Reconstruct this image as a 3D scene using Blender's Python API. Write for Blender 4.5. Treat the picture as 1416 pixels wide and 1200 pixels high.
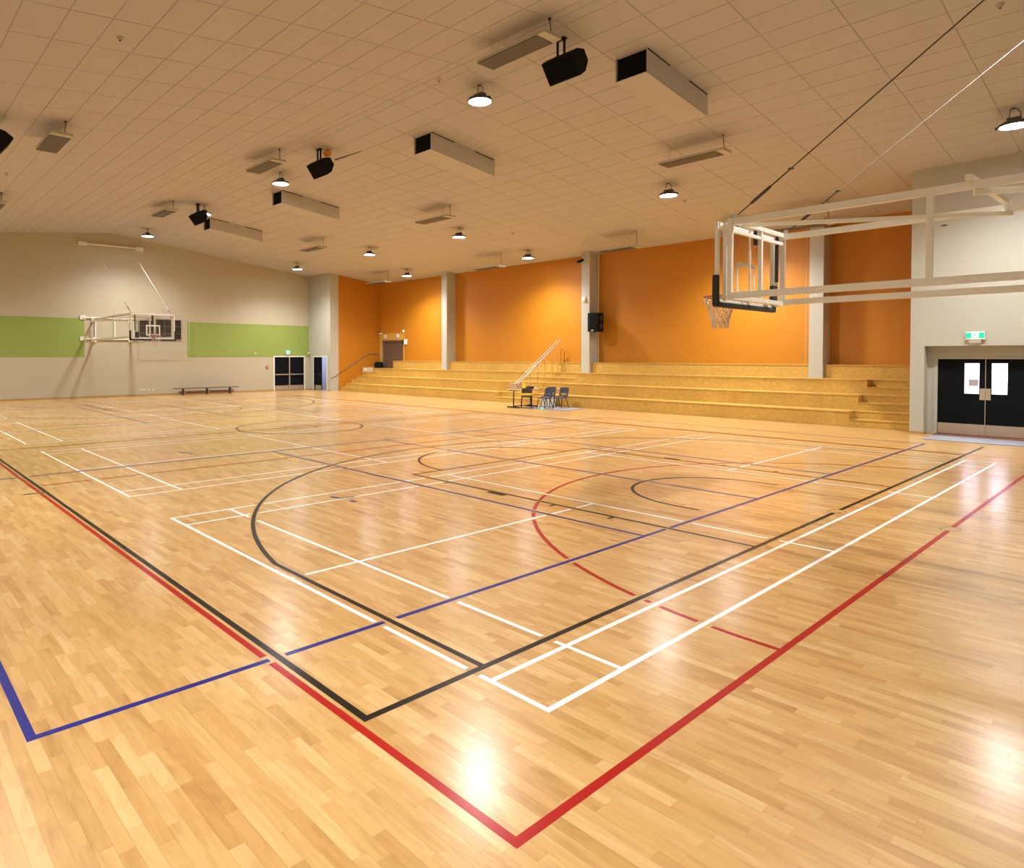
import bpy, math, random
import numpy as np
from mathutils import Vector, Matrix

random.seed(7)
S = bpy.context.scene
for o in list(bpy.data.objects):
    bpy.data.objects.remove(o, do_unlink=True)
COL = S.collection
PI = math.pi

# ------------------------------------------------------------------ camera
CAM = np.array([-2.953, -2.405, 2.043]); YAW, PITCH = 0.846, -0.019
FPX, PCX, PCY, IW, IH = 915.98, 609.99, 510.03, 1416.0, 1200.0
_f = np.array([math.cos(YAW)*math.cos(PITCH), math.sin(YAW)*math.cos(PITCH), math.sin(PITCH)])
_r = np.array([math.sin(YAW), -math.cos(YAW), 0.0]); _u = np.cross(_r, _f)
cd = bpy.data.cameras.new('camera'); cam = bpy.data.objects.new('camera', cd); COL.objects.link(cam)
cd.sensor_fit = 'HORIZONTAL'; cd.sensor_width = 36.0; cd.lens = FPX/IW*36.0
cd.shift_x = (IW/2-PCX)/IW; cd.shift_y = (PCY-IH/2)/IW
cd.clip_start = 0.05; cd.clip_end = 200
cam.matrix_world = Matrix(((_r[0], _u[0], -_f[0], CAM[0]), (_r[1], _u[1], -_f[1], CAM[1]),
                           (_r[2], _u[2], -_f[2], CAM[2]), (0, 0, 0, 1)))
S.camera = cam

# ------------------------------------------------------------------ world, exposure
wd = bpy.data.worlds.new('world'); S.world = wd; wd.use_nodes = True
wd.node_tree.nodes['Background'].inputs[0].default_value = (0.6, 0.75, 1.0, 1)
wd.node_tree.nodes['Background'].inputs[1].default_value = 0.05
S.view_settings.view_transform = 'Standard'; S.view_settings.look = 'None'
S.view_settings.gamma = 1.0; S.view_settings.use_curve_mapping = False
S.view_settings.exposure = 0.0
LAMP_W = 2080.0                                   # each high-bay lamp
LAMP_COL = (1.0, 0.985, 0.965)
LENS_E = 95.0
LOBBY_W = 700.0

def proj(P):
    d = np.atleast_2d(np.asarray(P, float)) - CAM
    z = d@_f
    z = np.where(np.abs(z) < 1e-6, 1e-6, z)
    return np.stack([PCX+FPX*(d@_r)/z, PCY-FPX*(d@_u)/z, z], -1)

# ------------------------------------------------------------------ mesh builder
class MB:
    def __init__(s): s.v = []; s.f = []
    def add(s, vs, fs):
        b = len(s.v); s.v += [tuple(map(float, p)) for p in vs]; s.f += [tuple(b+i for i in f) for f in fs]; return s
    def box(s, c, d, rz=0.0, M=None):
        hx, hy, hz = d[0]/2, d[1]/2, d[2]/2
        vs = [Vector((x*hx, y*hy, z*hz)) for z in (-1, 1) for y in (-1, 1) for x in (-1, 1)]
        R = M if M is not None else Matrix.Rotation(rz, 3, 'Z')
        vs = [R@p + Vector(c) for p in vs]
        return s.add(vs, [(0, 2, 3, 1), (4, 5, 7, 6), (0, 1, 5, 4), (2, 6, 7, 3), (0, 4, 6, 2), (1, 3, 7, 5)])
    def lohi(s, a, b):
        return s.box([(a[i]+b[i])/2 for i in range(3)], [abs(b[i]-a[i]) for i in range(3)])
    def rbox(s, c, d, r, rz=0.0):
        "box with its upright edges and its rims eased"
        x, y, z = d[0]/2, d[1]/2, d[2]/2
        def ring(i, h):
            a, b = x-i, y-i; q = max(r-i, 0.0)
            pts = []
            for cx, cy, a0 in ((a-q, b-q, 0), (-a+q, b-q, PI/2), (-a+q, -b+q, PI), (a-q, -b+q, 1.5*PI)):
                for k in range(3):
                    t = a0+k*PI/4
                    pts.append((cx+q*math.cos(t), cy+q*math.sin(t), h))
            return pts
        rings = [ring(r*.6, -z), ring(0, -z+r*.6), ring(0, z-r*.6), ring(r*.6, z)]
        vs = [p for g in rings for p in g]; n = 12; fs = []
        for k in range(3):
            for i in range(n):
                j = (i+1) % n
                fs.append((k*n+i, k*n+j, (k+1)*n+j, (k+1)*n+i))
        fs.append(tuple(range(n-1, -1, -1))); fs.append(tuple(range(3*n, 4*n)))
        R = Matrix.Rotation(rz, 3, 'Z')
        return s.add([R@Vector(p)+Vector(c) for p in vs], fs)
    def bar(s, a, b, w, h, up=(0, 0, 1)):
        a, b = Vector(a), Vector(b); d = b-a; L = d.length; d.normalize()
        sx = d.cross(Vector(up)); sx.normalize(); sz = sx.cross(d)
        M = Matrix((sx, d, sz)).transposed()
        return s.box((a+b)/2, (w, L, h), M=M)
    def tube(s, pts, r, n=8, cap=True):
        pts = [Vector(p) for p in pts]; rs = r if isinstance(r, (list, tuple)) else [r]*len(pts)
        vs = []; fs = []; ref = None
        for i, p in enumerate(pts):
            d = (pts[min(i+1, len(pts)-1)]-pts[max(i-1, 0)])
            if d.length < 1e-9: d = Vector((0, 0, 1))
            d.normalize()
            if ref is None: ref = Vector((0, 0, 1)) if abs(d.z) < .9 else Vector((1, 0, 0))
            x = d.cross(ref); x.normalize(); y = x.cross(d); ref = y
            for k in range(n):
                t = 2*PI*k/n; vs.append(p+(x*math.cos(t)+y*math.sin(t))*rs[i])
        for i in range(len(pts)-1):
            for k in range(n):
                j = (k+1) % n; fs.append((i*n+k, i*n+j, (i+1)*n+j, (i+1)*n+k))
        if cap:
            fs.append(tuple(range(n-1, -1, -1))); m = (len(pts)-1)*n; fs.append(tuple(range(m, m+n)))
        return s.add(vs, fs)
    def lathe(s, prof, c=(0, 0, 0), n=24, M=None):
        vs = []; fs = []
        for r, z in prof:
            for k in range(n):
                t = 2*PI*k/n; p = Vector((r*math.cos(t), r*math.sin(t), z))
                vs.append((M@p if M is not None else p)+Vector(c))
        for i in range(len(prof)-1):
            for k in range(n):
                j = (k+1) % n; fs.append((i*n+k, i*n+j, (i+1)*n+j, (i+1)*n+k))
        return s.add(vs, fs)
    def torus(s, c, R, r, n=32, m=8):
        vs = []; fs = []
        for i in range(n):
            a = 2*PI*i/n
            for j in range(m):
                b = 2*PI*j/m
                vs.append((c[0]+(R+r*math.cos(b))*math.cos(a), c[1]+(R+r*math.cos(b))*math.sin(a), c[2]+r*math.sin(b)))
        for i in range(n):
            for j in range(m):
                fs.append((i*m+j, ((i+1) % n)*m+j, ((i+1) % n)*m+(j+1) % m, i*m+(j+1) % m))
        return s.add(vs, fs)
    def prism(s, poly, a, b, axis):
        "poly in the two other axes, extruded from a to b along axis"
        n = len(poly)
        def P(p, t):
            return (t, p[0], p[1]) if axis == 0 else ((p[0], t, p[1]) if axis == 1 else (p[0], p[1], t))
        vs = [P(p, a) for p in poly]+[P(p, b) for p in poly]
        fs = [tuple(range(n))[::-1], tuple(range(n, 2*n))]+[(i, (i+1) % n, n+(i+1) % n, n+i) for i in range(n)]
        return s.add(vs, fs)
    def build(s, name, mat, parent=None, smooth=False, org=None):
        me = bpy.data.meshes.new(name)
        o3 = Vector(org) if org is not None else Vector((0, 0, 0))
        vs = [tuple(Vector(p)-o3) for p in s.v] if org is not None else s.v
        me.from_pydata(vs, [], s.f)
        import bmesh
        bm = bmesh.new(); bm.from_mesh(me); bmesh.ops.recalc_face_normals(bm, faces=bm.faces); bm.to_mesh(me); bm.free()
        if smooth:
            me.polygons.foreach_set('use_smooth', [True]*len(me.polygons))
            try: me.set_sharp_from_angle(angle=math.radians(40))
            except Exception: pass
        me.materials.append(mat)
        ob = bpy.data.objects.new(name, me); COL.objects.link(ob)
        if parent is not None: ob.parent = parent
        elif org is not None: ob.location = o3
        return ob

def tag(o, label, cat, group=None):
    o['label'] = label; o['category'] = cat
    if group: o['group'] = group
    return o
def thing(name, label, cat, loc=(0, 0, 0), rz=0.0, group=None):
    o = bpy.data.objects.new(name, None); COL.objects.link(o); o.empty_display_size = .1
    o.location = loc; o.rotation_euler = (0, 0, rz)
    return tag(o, label, cat, group)
def struct(o, label=None):
    o['kind'] = 'structure'
    if label: o['label'] = label
    return o
def dup(root, loc, rz, label, group=None):
    c = root.copy(); COL.objects.link(c); c.location = loc; c.rotation_euler = (0, 0, rz); c['label'] = label
    if group: c['group'] = group
    def rec(src, dst):
        for ch in list(src.children):
            k = ch.copy(); COL.objects.link(k); k.parent = dst; rec(ch, k)
    rec(root, c)
    return c

# ------------------------------------------------------------------ materials
def base_mat(name):
    m = bpy.data.materials.new(name); m.use_nodes = True
    return m, m.node_tree, m.node_tree.nodes['Principled BSDF']
def mat(name, col, rough=.6, metal=0.0, spec=.5, bump=0.0, scale=30.0, var=0.0):
    m, nt, b = base_mat(name)
    b.inputs['Base Color'].default_value = (*col, 1); b.inputs['Roughness'].default_value = rough
    b.inputs['Metallic'].default_value = metal; b.inputs['Specular IOR Level'].default_value = spec
    if bump or var:
        tc = nt.nodes.new('ShaderNodeNewGeometry'); n = nt.nodes.new('ShaderNodeTexNoise')
        n.inputs['Scale'].default_value = scale; n.inputs['Detail'].default_value = 4
        nt.links.new(tc.outputs['Position'], n.inputs['Vector'])
        if var:
            mx = nt.nodes.new('ShaderNodeMix'); mx.data_type = 'RGBA'
            mx.inputs[6].default_value = (*[c*(1-var) for c in col], 1); mx.inputs[7].default_value = (*[min(c*(1+var), 1) for c in col], 1)
            nt.links.new(n.outputs['Fac'], mx.inputs[0]); nt.links.new(mx.outputs[2], b.inputs['Base Color'])
        if bump:
            bp = nt.nodes.new('ShaderNodeBump'); bp.inputs['Strength'].default_value = bump; bp.inputs['Distance'].default_value = .01
            nt.links.new(n.outputs['Fac'], bp.inputs['Height']); nt.links.new(bp.outputs['Normal'], b.inputs['Normal'])
    return m
def emit(name, col, e):
    m, nt, b = base_mat(name)
    b.inputs['Base Color'].default_value = (*col, 1); b.inputs['Emission Color'].default_value = (*col, 1); b.inputs['Emission Strength'].default_value = e
    return m

class NG:
    def __init__(s, nt): s.nt = nt
    def val(s, x, sock):
        if isinstance(x, (int, float)): sock.default_value = x
        else: s.nt.links.new(x, sock)
    def m(s, op, a, b=0.0, c=0.0):
        n = s.nt.nodes.new('ShaderNodeMath'); n.operation = op
        s.val(a, n.inputs[0]); s.val(b, n.inputs[1])
        if op in ('MULTIPLY_ADD', 'COMPARE'): s.val(c, n.inputs[2])
        return n.outputs[0]
    def xyz(s, x, y, z=0.0):
        n = s.nt.nodes.new('ShaderNodeCombineXYZ'); s.val(x, n.inputs[0]); s.val(y, n.inputs[1]); s.val(z, n.inputs[2]); return n.outputs[0]
    def white(s, vec):
        n = s.nt.nodes.new('ShaderNodeTexWhiteNoise'); n.noise_dimensions = '3D'; s.nt.links.new(vec, n.inputs['Vector']); return n.outputs['Value']
    def noise(s, vec, scale, detail=3, rough=.5, dist=0.0):
        n = s.nt.nodes.new('ShaderNodeTexNoise'); s.nt.links.new(vec, n.inputs['Vector'])
        n.inputs['Scale'].default_value = scale; n.inputs['Detail'].default_value = detail; n.inputs['Roughness'].default_value = rough; n.inputs['Distortion'].default_value = dist
        return n.outputs['Fac']
    def ramp(s, fac, stops):
        n = s.nt.nodes.new('ShaderNodeValToRGB'); e = n.color_ramp.elements
        e[0].position = stops[0][0]; e[0].color = (*stops[0][1], 1); e[1].position = stops[-1][0]; e[1].color = (*stops[-1][1], 1)
        for p, c in stops[1:-1]:
            k = e.new(p); k.color = (*c, 1)
        s.nt.links.new(fac, n.inputs[0]); return n.outputs[0]
    def mix(s, fac, a, b, mode='MIX'):
        n = s.nt.nodes.new('ShaderNodeMix'); n.data_type = 'RGBA'; n.blend_type = mode
        s.val(fac, n.inputs[0])
        for x, sk in ((a, n.inputs[6]), (b, n.inputs[7])):
            if isinstance(x, tuple): sk.default_value = (*x, 1)
            else: s.nt.links.new(x, sk)
        return n.outputs[2]

PW = 0.07                                           # floor strip width
def strip_len(row): return .36+.22*((row*0.754877) % 1.0)
def strip_off(row): return (row*row*0.0371+row*0.618034) % 1.0

def floor_material():
    m, nt, b = base_mat('sports_floor_wood'); g = NG(nt)
    geo = nt.nodes.new('ShaderNodeNewGeometry'); sp = nt.nodes.new('ShaderNodeSeparateXYZ'); nt.links.new(geo.outputs['Position'], sp.inputs[0])
    x = g.m('ADD', sp.outputs[0], 7.0); y = g.m('ADD', sp.outputs[1], 7.0)
    row = g.m('FLOOR', g.m('DIVIDE', x, PW))
    L = g.m('MULTIPLY_ADD', g.m('FRACT', g.m('MULTIPLY', row, 0.754877)), .22, .36)
    off = g.m('FRACT', g.m('ADD', g.m('MULTIPLY', g.m('MULTIPLY', row, row), 0.0371), g.m('MULTIPLY', row, 0.618034)))
    idx = g.m('FLOOR', g.m('ADD', g.m('DIVIDE', y, L), off))
    cell = g.xyz(row, idx, 3.7)
    r1 = g.white(cell); r2 = g.white(g.xyz(idx, row, 9.1))
    gv = g.xyz(g.m('MULTIPLY_ADD', r2, 13.0, g.m('MULTIPLY', x, 1.0)), g.m('MULTIPLY_ADD', r1, 17.0, g.m('MULTIPLY', y, .07)), r1)
    gr = g.noise(gv, 38, 4, .6, .6)
    gv2 = g.xyz(g.m('MULTIPLY_ADD', r1, 31.0, x), g.m('MULTIPLY_ADD', r2, 7.0, g.m('MULTIPLY', y, .22)), r2)
    fig = g.noise(gv2, 7, 3, .55, 1.4)
    base = g.ramp(r1, [(0.0, FLOOR_C[0]), (.12, FLOOR_C[1]), (.45, FLOOR_C[2]), (.75, FLOOR_C[3]), (1.0, FLOOR_C[4])])
    c1 = g.mix(1.0, base, g.ramp(gr, [(.3, (.87, .83, .77)), (.68, (1.0, 1.0, 1.0))]), 'MULTIPLY')
    c2 = g.mix(1.0, c1, g.ramp(fig, [(.28, (.83, .77, .69)), (.52, (1.0, 1.0, 1.0)), (.8, (1.03, 1.03, 1.02))]), 'MULTIPLY')
    nt.links.new(c2, b.inputs['Base Color'])
    b.inputs['Roughness'].default_value = FLOOR_R; b.inputs['Specular IOR Level'].default_value = .12
    b.inputs['Coat Weight'].default_value = COAT_W; b.inputs['Coat Roughness'].default_value = COAT_R
    return m
FLOOR_C = [(.465, .262, .082), (.52, .305, .102), (.565, .345, .125), (.59, .37, .142), (.64, .425, .185)]
FLOOR_R = .36; COAT_W, COAT_R = .65, .21
M = {}
M['floor'] = floor_material()
def paint(name, c):
    m = mat(name, c, FLOOR_R, spec=.1); b = m.node_tree.nodes['Principled BSDF']
    b.inputs['Coat Weight'].default_value = COAT_W*.4; b.inputs['Coat Roughness'].default_value = COAT_R
    return m
M['black_line'] = paint('black_line_paint', (.009, .0055, .003))
M['red_line'] = paint('red_line_paint', (.34, .006, .002))
M['blue_line'] = paint('blue_line_paint', (.010, .013, .17))
M['white_line'] = paint('white_line_paint', (.86, .84, .80))
M['yellow_line'] = paint('yellow_line_paint', (.80, .50, .03))
M['grey_wall'] = mat('grey_green_paint', (.46, .42, .305), .55, bump=.03, scale=60)
M['pale_wall'] = mat('pale_grey_paint', (.45, .44, .37), .5, bump=.03, scale=60)
M['green'] = mat('leaf_green_paint', (.25, .335, .075), .5, bump=.03, scale=60)
M['orange'] = mat('orange_paint', (.47, .178, .003), .55, bump=.04, scale=50)
M['tile'] = mat('ceiling_tile_board', (.48, .45, .45), .9, var=.02, scale=3)
M['grid'] = mat('ceiling_grid', (.37, .345, .32), .8)
M['skirt'] = mat('timber_skirting', (.42, .25, .09), .45, var=.15, scale=12)
M['white'] = mat('white_enamel', (.78, .76, .68), .35)
M['white_plain'] = mat('white_plastic', (.80, .80, .78), .4)
M['black'] = mat('black_plastic', (.006, .006, .007), .7, spec=.15)
M['vent_black'] = mat('black_duct_lining', (.006, .006, .006), .95, spec=.1)
M['door_black'] = mat('black_door_laminate', (.005, .006, .008), .6, spec=.08)
M['steel'] = mat('brushed_steel', (.62, .58, .52), .32, metal=.85)
M['kick'] = mat('kick_plate_steel', (.50, .42, .32), .38, metal=.7)
M['dark_metal'] = mat('dark_metal', (.05, .045, .04), .45, metal=.4)
M['heater_face'] = mat('grey_heater_plate', (.095, .085, .075), .6)
M['heater_case'] = mat('pale_heater_case', (.45, .43, .36), .5)
M['duct'] = mat('duct_white_sheet', (.48, .46, .43), .6)
M['lens'] = emit('lamp_lens', (.93, .94, 1.0), LENS_E)
M['lamp_body'] = mat('lamp_body_grey', (.10, .10, .11), .4, metal=.5)
M['rubber'] = mat('black_padding', (.012, .011, .010), .6)
M['rim'] = mat('rim_red', (.30, .05, .02), .4)
M['net'] = mat('net_cord', (.62, .56, .50), .9)
M['chair'] = mat('navy_plastic', (.025, .030, .060), .4)
M['yellow'] = mat('yellow_plastic', (.85, .62, .02), .45)
M['cardboard'] = mat('brown_cardboard', (.55, .38, .22), .9, var=.06, scale=20)
M['board_top'] = mat('table_laminate', (.62, .50, .34), .5)
M['mat_grey'] = mat('lilac_grey_mat', (.24, .235, .27), .9, bump=.15, scale=120)
M['threshold'] = mat('red_brown_threshold', (.24, .075, .04), .6)
M['bench_wood'] = mat('bench_wood', (.16, .075, .035), .45, var=.2, scale=10)
M['shutter'] = mat('brown_shutter', (.16, .095, .06), .5, metal=.2)
M['red'] = mat('red_alarm', (.50, .02, .02), .4)
M['ball'] = mat('orange_ball', (.60, .22, .02), .6, var=.2, scale=20)
M['score'] = mat('scoreboard_black', (.018, .014, .013), .35)
M['lilac'] = mat('lobby_wall', (.62, .62, .78), .7)
M['brown'] = mat('brown_tube', (.30, .12, .02), .5)
M['green_plastic'] = mat('green_plastic', (.08, .42, .25), .5)
M['exit_green'] = emit('exit_green', (.005, .46, .30), .75)
M['exit_white'] = emit('exit_white', (.75, .95, .90), .7)
M['rail_pale'] = mat('pale_handrail', (.36, .28, .23), .4)
M['rail_brown'] = mat('brown_handrail', (.17, .10, .07), .4)
M['cable_grey'] = mat('grey_wire_rope', (.30, .26, .25) , .5)
M['paper'] = mat('grey_paper', (.40, .38, .37), .8)

def osb_material():
    m, nt, b = base_mat('varnished_strand_board'); g = NG(nt)
    geo = nt.nodes.new('ShaderNodeNewGeometry')
    v = nt.nodes.new('ShaderNodeTexVoronoi'); v.inputs['Scale'].default_value = 40; v.feature = 'F1'
    mp = nt.nodes.new('ShaderNodeMapping'); mp.inputs['Scale'].default_value = (1.4, .6, 1.4)
    nt.links.new(geo.outputs['Position'], mp.inputs[0]); nt.links.new(mp.outputs[0], v.inputs['Vector'])
    w = g.white(v.outputs['Position'])
    n = g.noise(geo.outputs['Position'], 1.2, 3)
    c = g.ramp(w, [(0, (.47, .275, .052)), (.5, (.53, .32, .065)), (.9, (.57, .35, .08)), (1.0, (.68, .44, .12))])
    c = g.mix(1.0, c, g.ramp(n, [(.3, (.9, .9, .88)), (.7, (1.05, 1.04, 1.02))]), 'MULTIPLY')
    nt.links.new(c, b.inputs['Base Color']); b.inputs['Roughness'].default_value = .4
    return m
M['osb'] = osb_material()
def glass_material(name, tint, fac):
    m, nt, b = base_mat(name)
    tr = nt.nodes.new('ShaderNodeBsdfTransparent'); tr.inputs[0].default_value = (*tint, 1)
    gl = nt.nodes.new('ShaderNodeBsdfGlossy'); gl.inputs['Roughness'].default_value = .05
    mx = nt.nodes.new('ShaderNodeMixShader'); mx.inputs[0].default_value = .05; nt.links.new(tr.outputs[0], mx.inputs[1]); nt.links.new(gl.outputs[0], mx.inputs[2])
    nt.links.new(mx.outputs[0], nt.nodes['Material Output'].inputs[0])
    return m
M['glass'] = glass_material('clear_acrylic', (.95, .95, .93), 1.45)

# ------------------------------------------------------------------ hall dimensions
UL, UF, UB = -4.7, 18.0, 21.55          # near side wall, front face of the side blocks, back wall of the terrace
VN, VF = -4.2, 33.5                     # near end wall, far end wall
VR, VLB = 2.5, 31.1                     # terrace runs between these
UR, ZR, SL = 6.72, 8.19, .112           # ridge
def roof(u): return ZR-SL*abs(u-UR)

# ------------------------------------------------------------------ floor with strips and lines
fl = MB().lohi((UL-.3, VN-.3, -.25), (UB+.3, VF+.6, -.0018)).build('floor', M['floor']); struct(fl, 'glossy light timber sports floor with court lines')
cand = []
for row in range(int((UL+7)/PW), int((9.0+7)/PW)):
    L = strip_len(row); of = strip_off(row)
    x0 = row*PW-7; xc = x0+PW/2
    for k in range(int((VN+7)/L), int((9.0+7)/L)+2):
        y0 = (k-of)*L-7; yc = y0+L/2
        q = proj([(xc, yc, 0)])[0]
        if q[2] < 1.2 or q[2] > 8.2: continue
        if not (-120 < q[0] < IW+120 and 480 < q[1] < IH+260): continue
        e = proj([(x0, yc, 0), (x0+PW, yc, 0), (xc, y0, 0), (xc, y0+L, 0)])
        wx = math.hypot(*(e[1]-e[0])[:2]); ln = math.hypot(*(e[3]-e[2])[:2])
        inside = 0 <= q[0] <= IW and q[1] <= IH
        cand.append((wx*ln*(1 if inside else 1e-3), x0, y0, L))
cand.sort(key=lambda t: -t[0])
def strip_box(mb, x0, y0, L):
    e = .00012; b = .00035; z0, z1, z2 = -.0018, -.0005, 0.0
    x1, y1 = x0+PW, y0+L
    def rect(i, z): return [(x0+i, y0+i, z), (x1-i, y0+i, z), (x1-i, y1-i, z), (x0+i, y1-i, z)]
    vs = rect(e, z0)+rect(e, z1)+rect(b, z2)
    fs = [(8, 9, 10, 11)]
    for k in (0, 4):
        for i in range(4):
            j = (i+1) % 4; fs.append((k+i, k+j, k+4+j, k+4+i))
    mb.add(vs, fs)
for a, x0, y0, L in cand[:300]:
    mb = MB(); strip_box(mb, x0, y0, L); mb.build('floor_strip', M['floor'], fl)
mb = MB()
for a, x0, y0, L in cand[300:]: strip_box(mb, x0, y0, L)
o = mb.build('floor_strips', M['floor'], fl); o['kind'] = 'stuff'

LINES = []                               # (colour, priority, width, polyline)
def line(c, w, *pts): LINES.append((c, {'red': 1, 'white': 2, 'yellow': 2, 'blue': 3, 'black': 4}[c], w, [tuple(p) for p in pts]))
def arc(c, w, cx, cy, r, a0, a1, pre=None, post=None):
    n = max(12, int(abs(a1-a0)*r/.12))
    pts = [(cx+r*math.cos(math.radians(a0+(a1-a0)*i/n)) if False else cx+r*math.cos(a0+(a1-a0)*i/n), cy+r*math.sin(a0+(a1-a0)*i/n)) for i in range(n+1)]
    if pre: pts = [pre]+pts
    if post: pts = pts+[post]
    line(c, w, *pts)
VM = 14.67; MR = 2*VM
CX = 6.72
for far in (0, 1):
    Y = (lambda v: MR-v) if far else (lambda v: v)
    sg = -1 if far else 1
    def A(c, w, cx, cy, r, a0, a1, pre=None, post=None):
        if far:
            arc(c, w, cx, MR-cy, r, -a0, -a1, pre and (pre[0], MR-pre[1]), post and (post[0], MR-post[1]))
        else: arc(c, w, cx, cy, r, a0, a1, pre, post)
    # basketball, black
    u_end = 16.1 if not far else 14.2
    if far: line('black', .05, (-.845, Y(.645)), (u_end, Y(.645)))
    else:
        line('black', .05, (-.845, .645), (6.60, .645)); line('black', .05, (6.84, .645), (u_end, .645))
    R3 = 6.725; dy = math.sqrt(R3**2-(CX-.125)**2); a0 = math.atan2(dy, CX-.125)
    A('black', .05, CX, 2.22, R3, PI-a0, a0, (.125, .645), (2*CX-.125, .645))
    line('black', .05, (4.265, Y(.645)), (4.265, Y(6.47)), (9.165, Y(6.47)), (9.165, Y(.645)))
    A('black', .05, 6.715, 6.47, 1.79, PI, 0)
    A('black', .05, CX, 2.2, 1.28, PI, 0, (CX-1.28, 1.89), (CX+1.28, 1.89))
    for u, s2 in ((4.24, -1), (9.19, 1)):
        for v in (2.42, 3.36, 5.52): line('black', .05, (u, Y(v)), (u+s2*.11, Y(v)))
        line('black', .34, (u, Y(4.41)), (u+s2*.11, Y(4.41)))
    line('black', .05, (-1.12, Y(8.98)), (-.845, Y(8.98)))
    # netball, red
    if far: line('red', .05, (-.922, Y(-.56)), (14.35, Y(-.56)))
    else:
        line('red', .05, (-.922, -.56), (6.74-.12, -.56)); line('red', .05, (6.74+.12, -.56), (14.35, -.56))
    line('red', .05, (-.897, Y(9.6)), (14.33, Y(9.6)))
    A('red', .05, 6.73, -.56, 4.885, PI, 0)
    # volleyball, blue
    for p in (((-2.29, 1.67), (15.75, 1.67)), ((-2.29, 10.65), (15.75, 10.65)), ((-2.27, 1.645), (-2.27, 10.675)), ((15.73, 1.645), (15.73, 10.675)),
              ((3.745, 1.67), (3.745, 10.65)), ((6.73, 1.67), (6.73, 10.65)), ((9.715, 1.67), (9.715, 10.65))):
        line('blue', .05, (p[0][0], Y(p[0][1])), (p[1][0], Y(p[1][1])))
line('black', .05, (-.82, .62), (-.82, MR-.62)); line('black', .05, (14.22, .62), (14.22, MR-.62))
line('black', .05, (-.95, VM), (14.35, VM)); arc('black', .05, CX, VM, 1.78, 0, 2*PI)
line('red', .05, (-.897, -.585), (-.897, MR+.585)); line('red', .05, (14.33, -.585), (14.33, MR+.585))
arc('red', .05, CX, VM, .45, 0, 2*PI)
for v0 in (0.0, 7.78, 15.53, 23.3):
    for v in (.02, .48, 5.62, 6.08): line('white', .04, (0, v0+v), (13.4, v0+v))
    for u in (.02, .78, 4.70, 8.70, 12.62, 13.38): line('white', .04, (u, v0), (u, v0+6.1))
    line('white', .04, (.02, v0+3.05), (4.70, v0+3.05)); line('white', .04, (8.70, v0+3.05), (13.38, v0+3.05))
for v in (5.87, 11.92):
    line('blue', .05, (2.22, v), (2.25, v-.2), (2.47, v-.24)); line('blue', .05, (2.28, v-.42), (2.29, v-.56))
for a, b2 in ((10.23, 9.69), (9.55, 9.09), (11.75, 11.55)): line('yellow', .05, (3.54, a), (3.53, b2))

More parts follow.
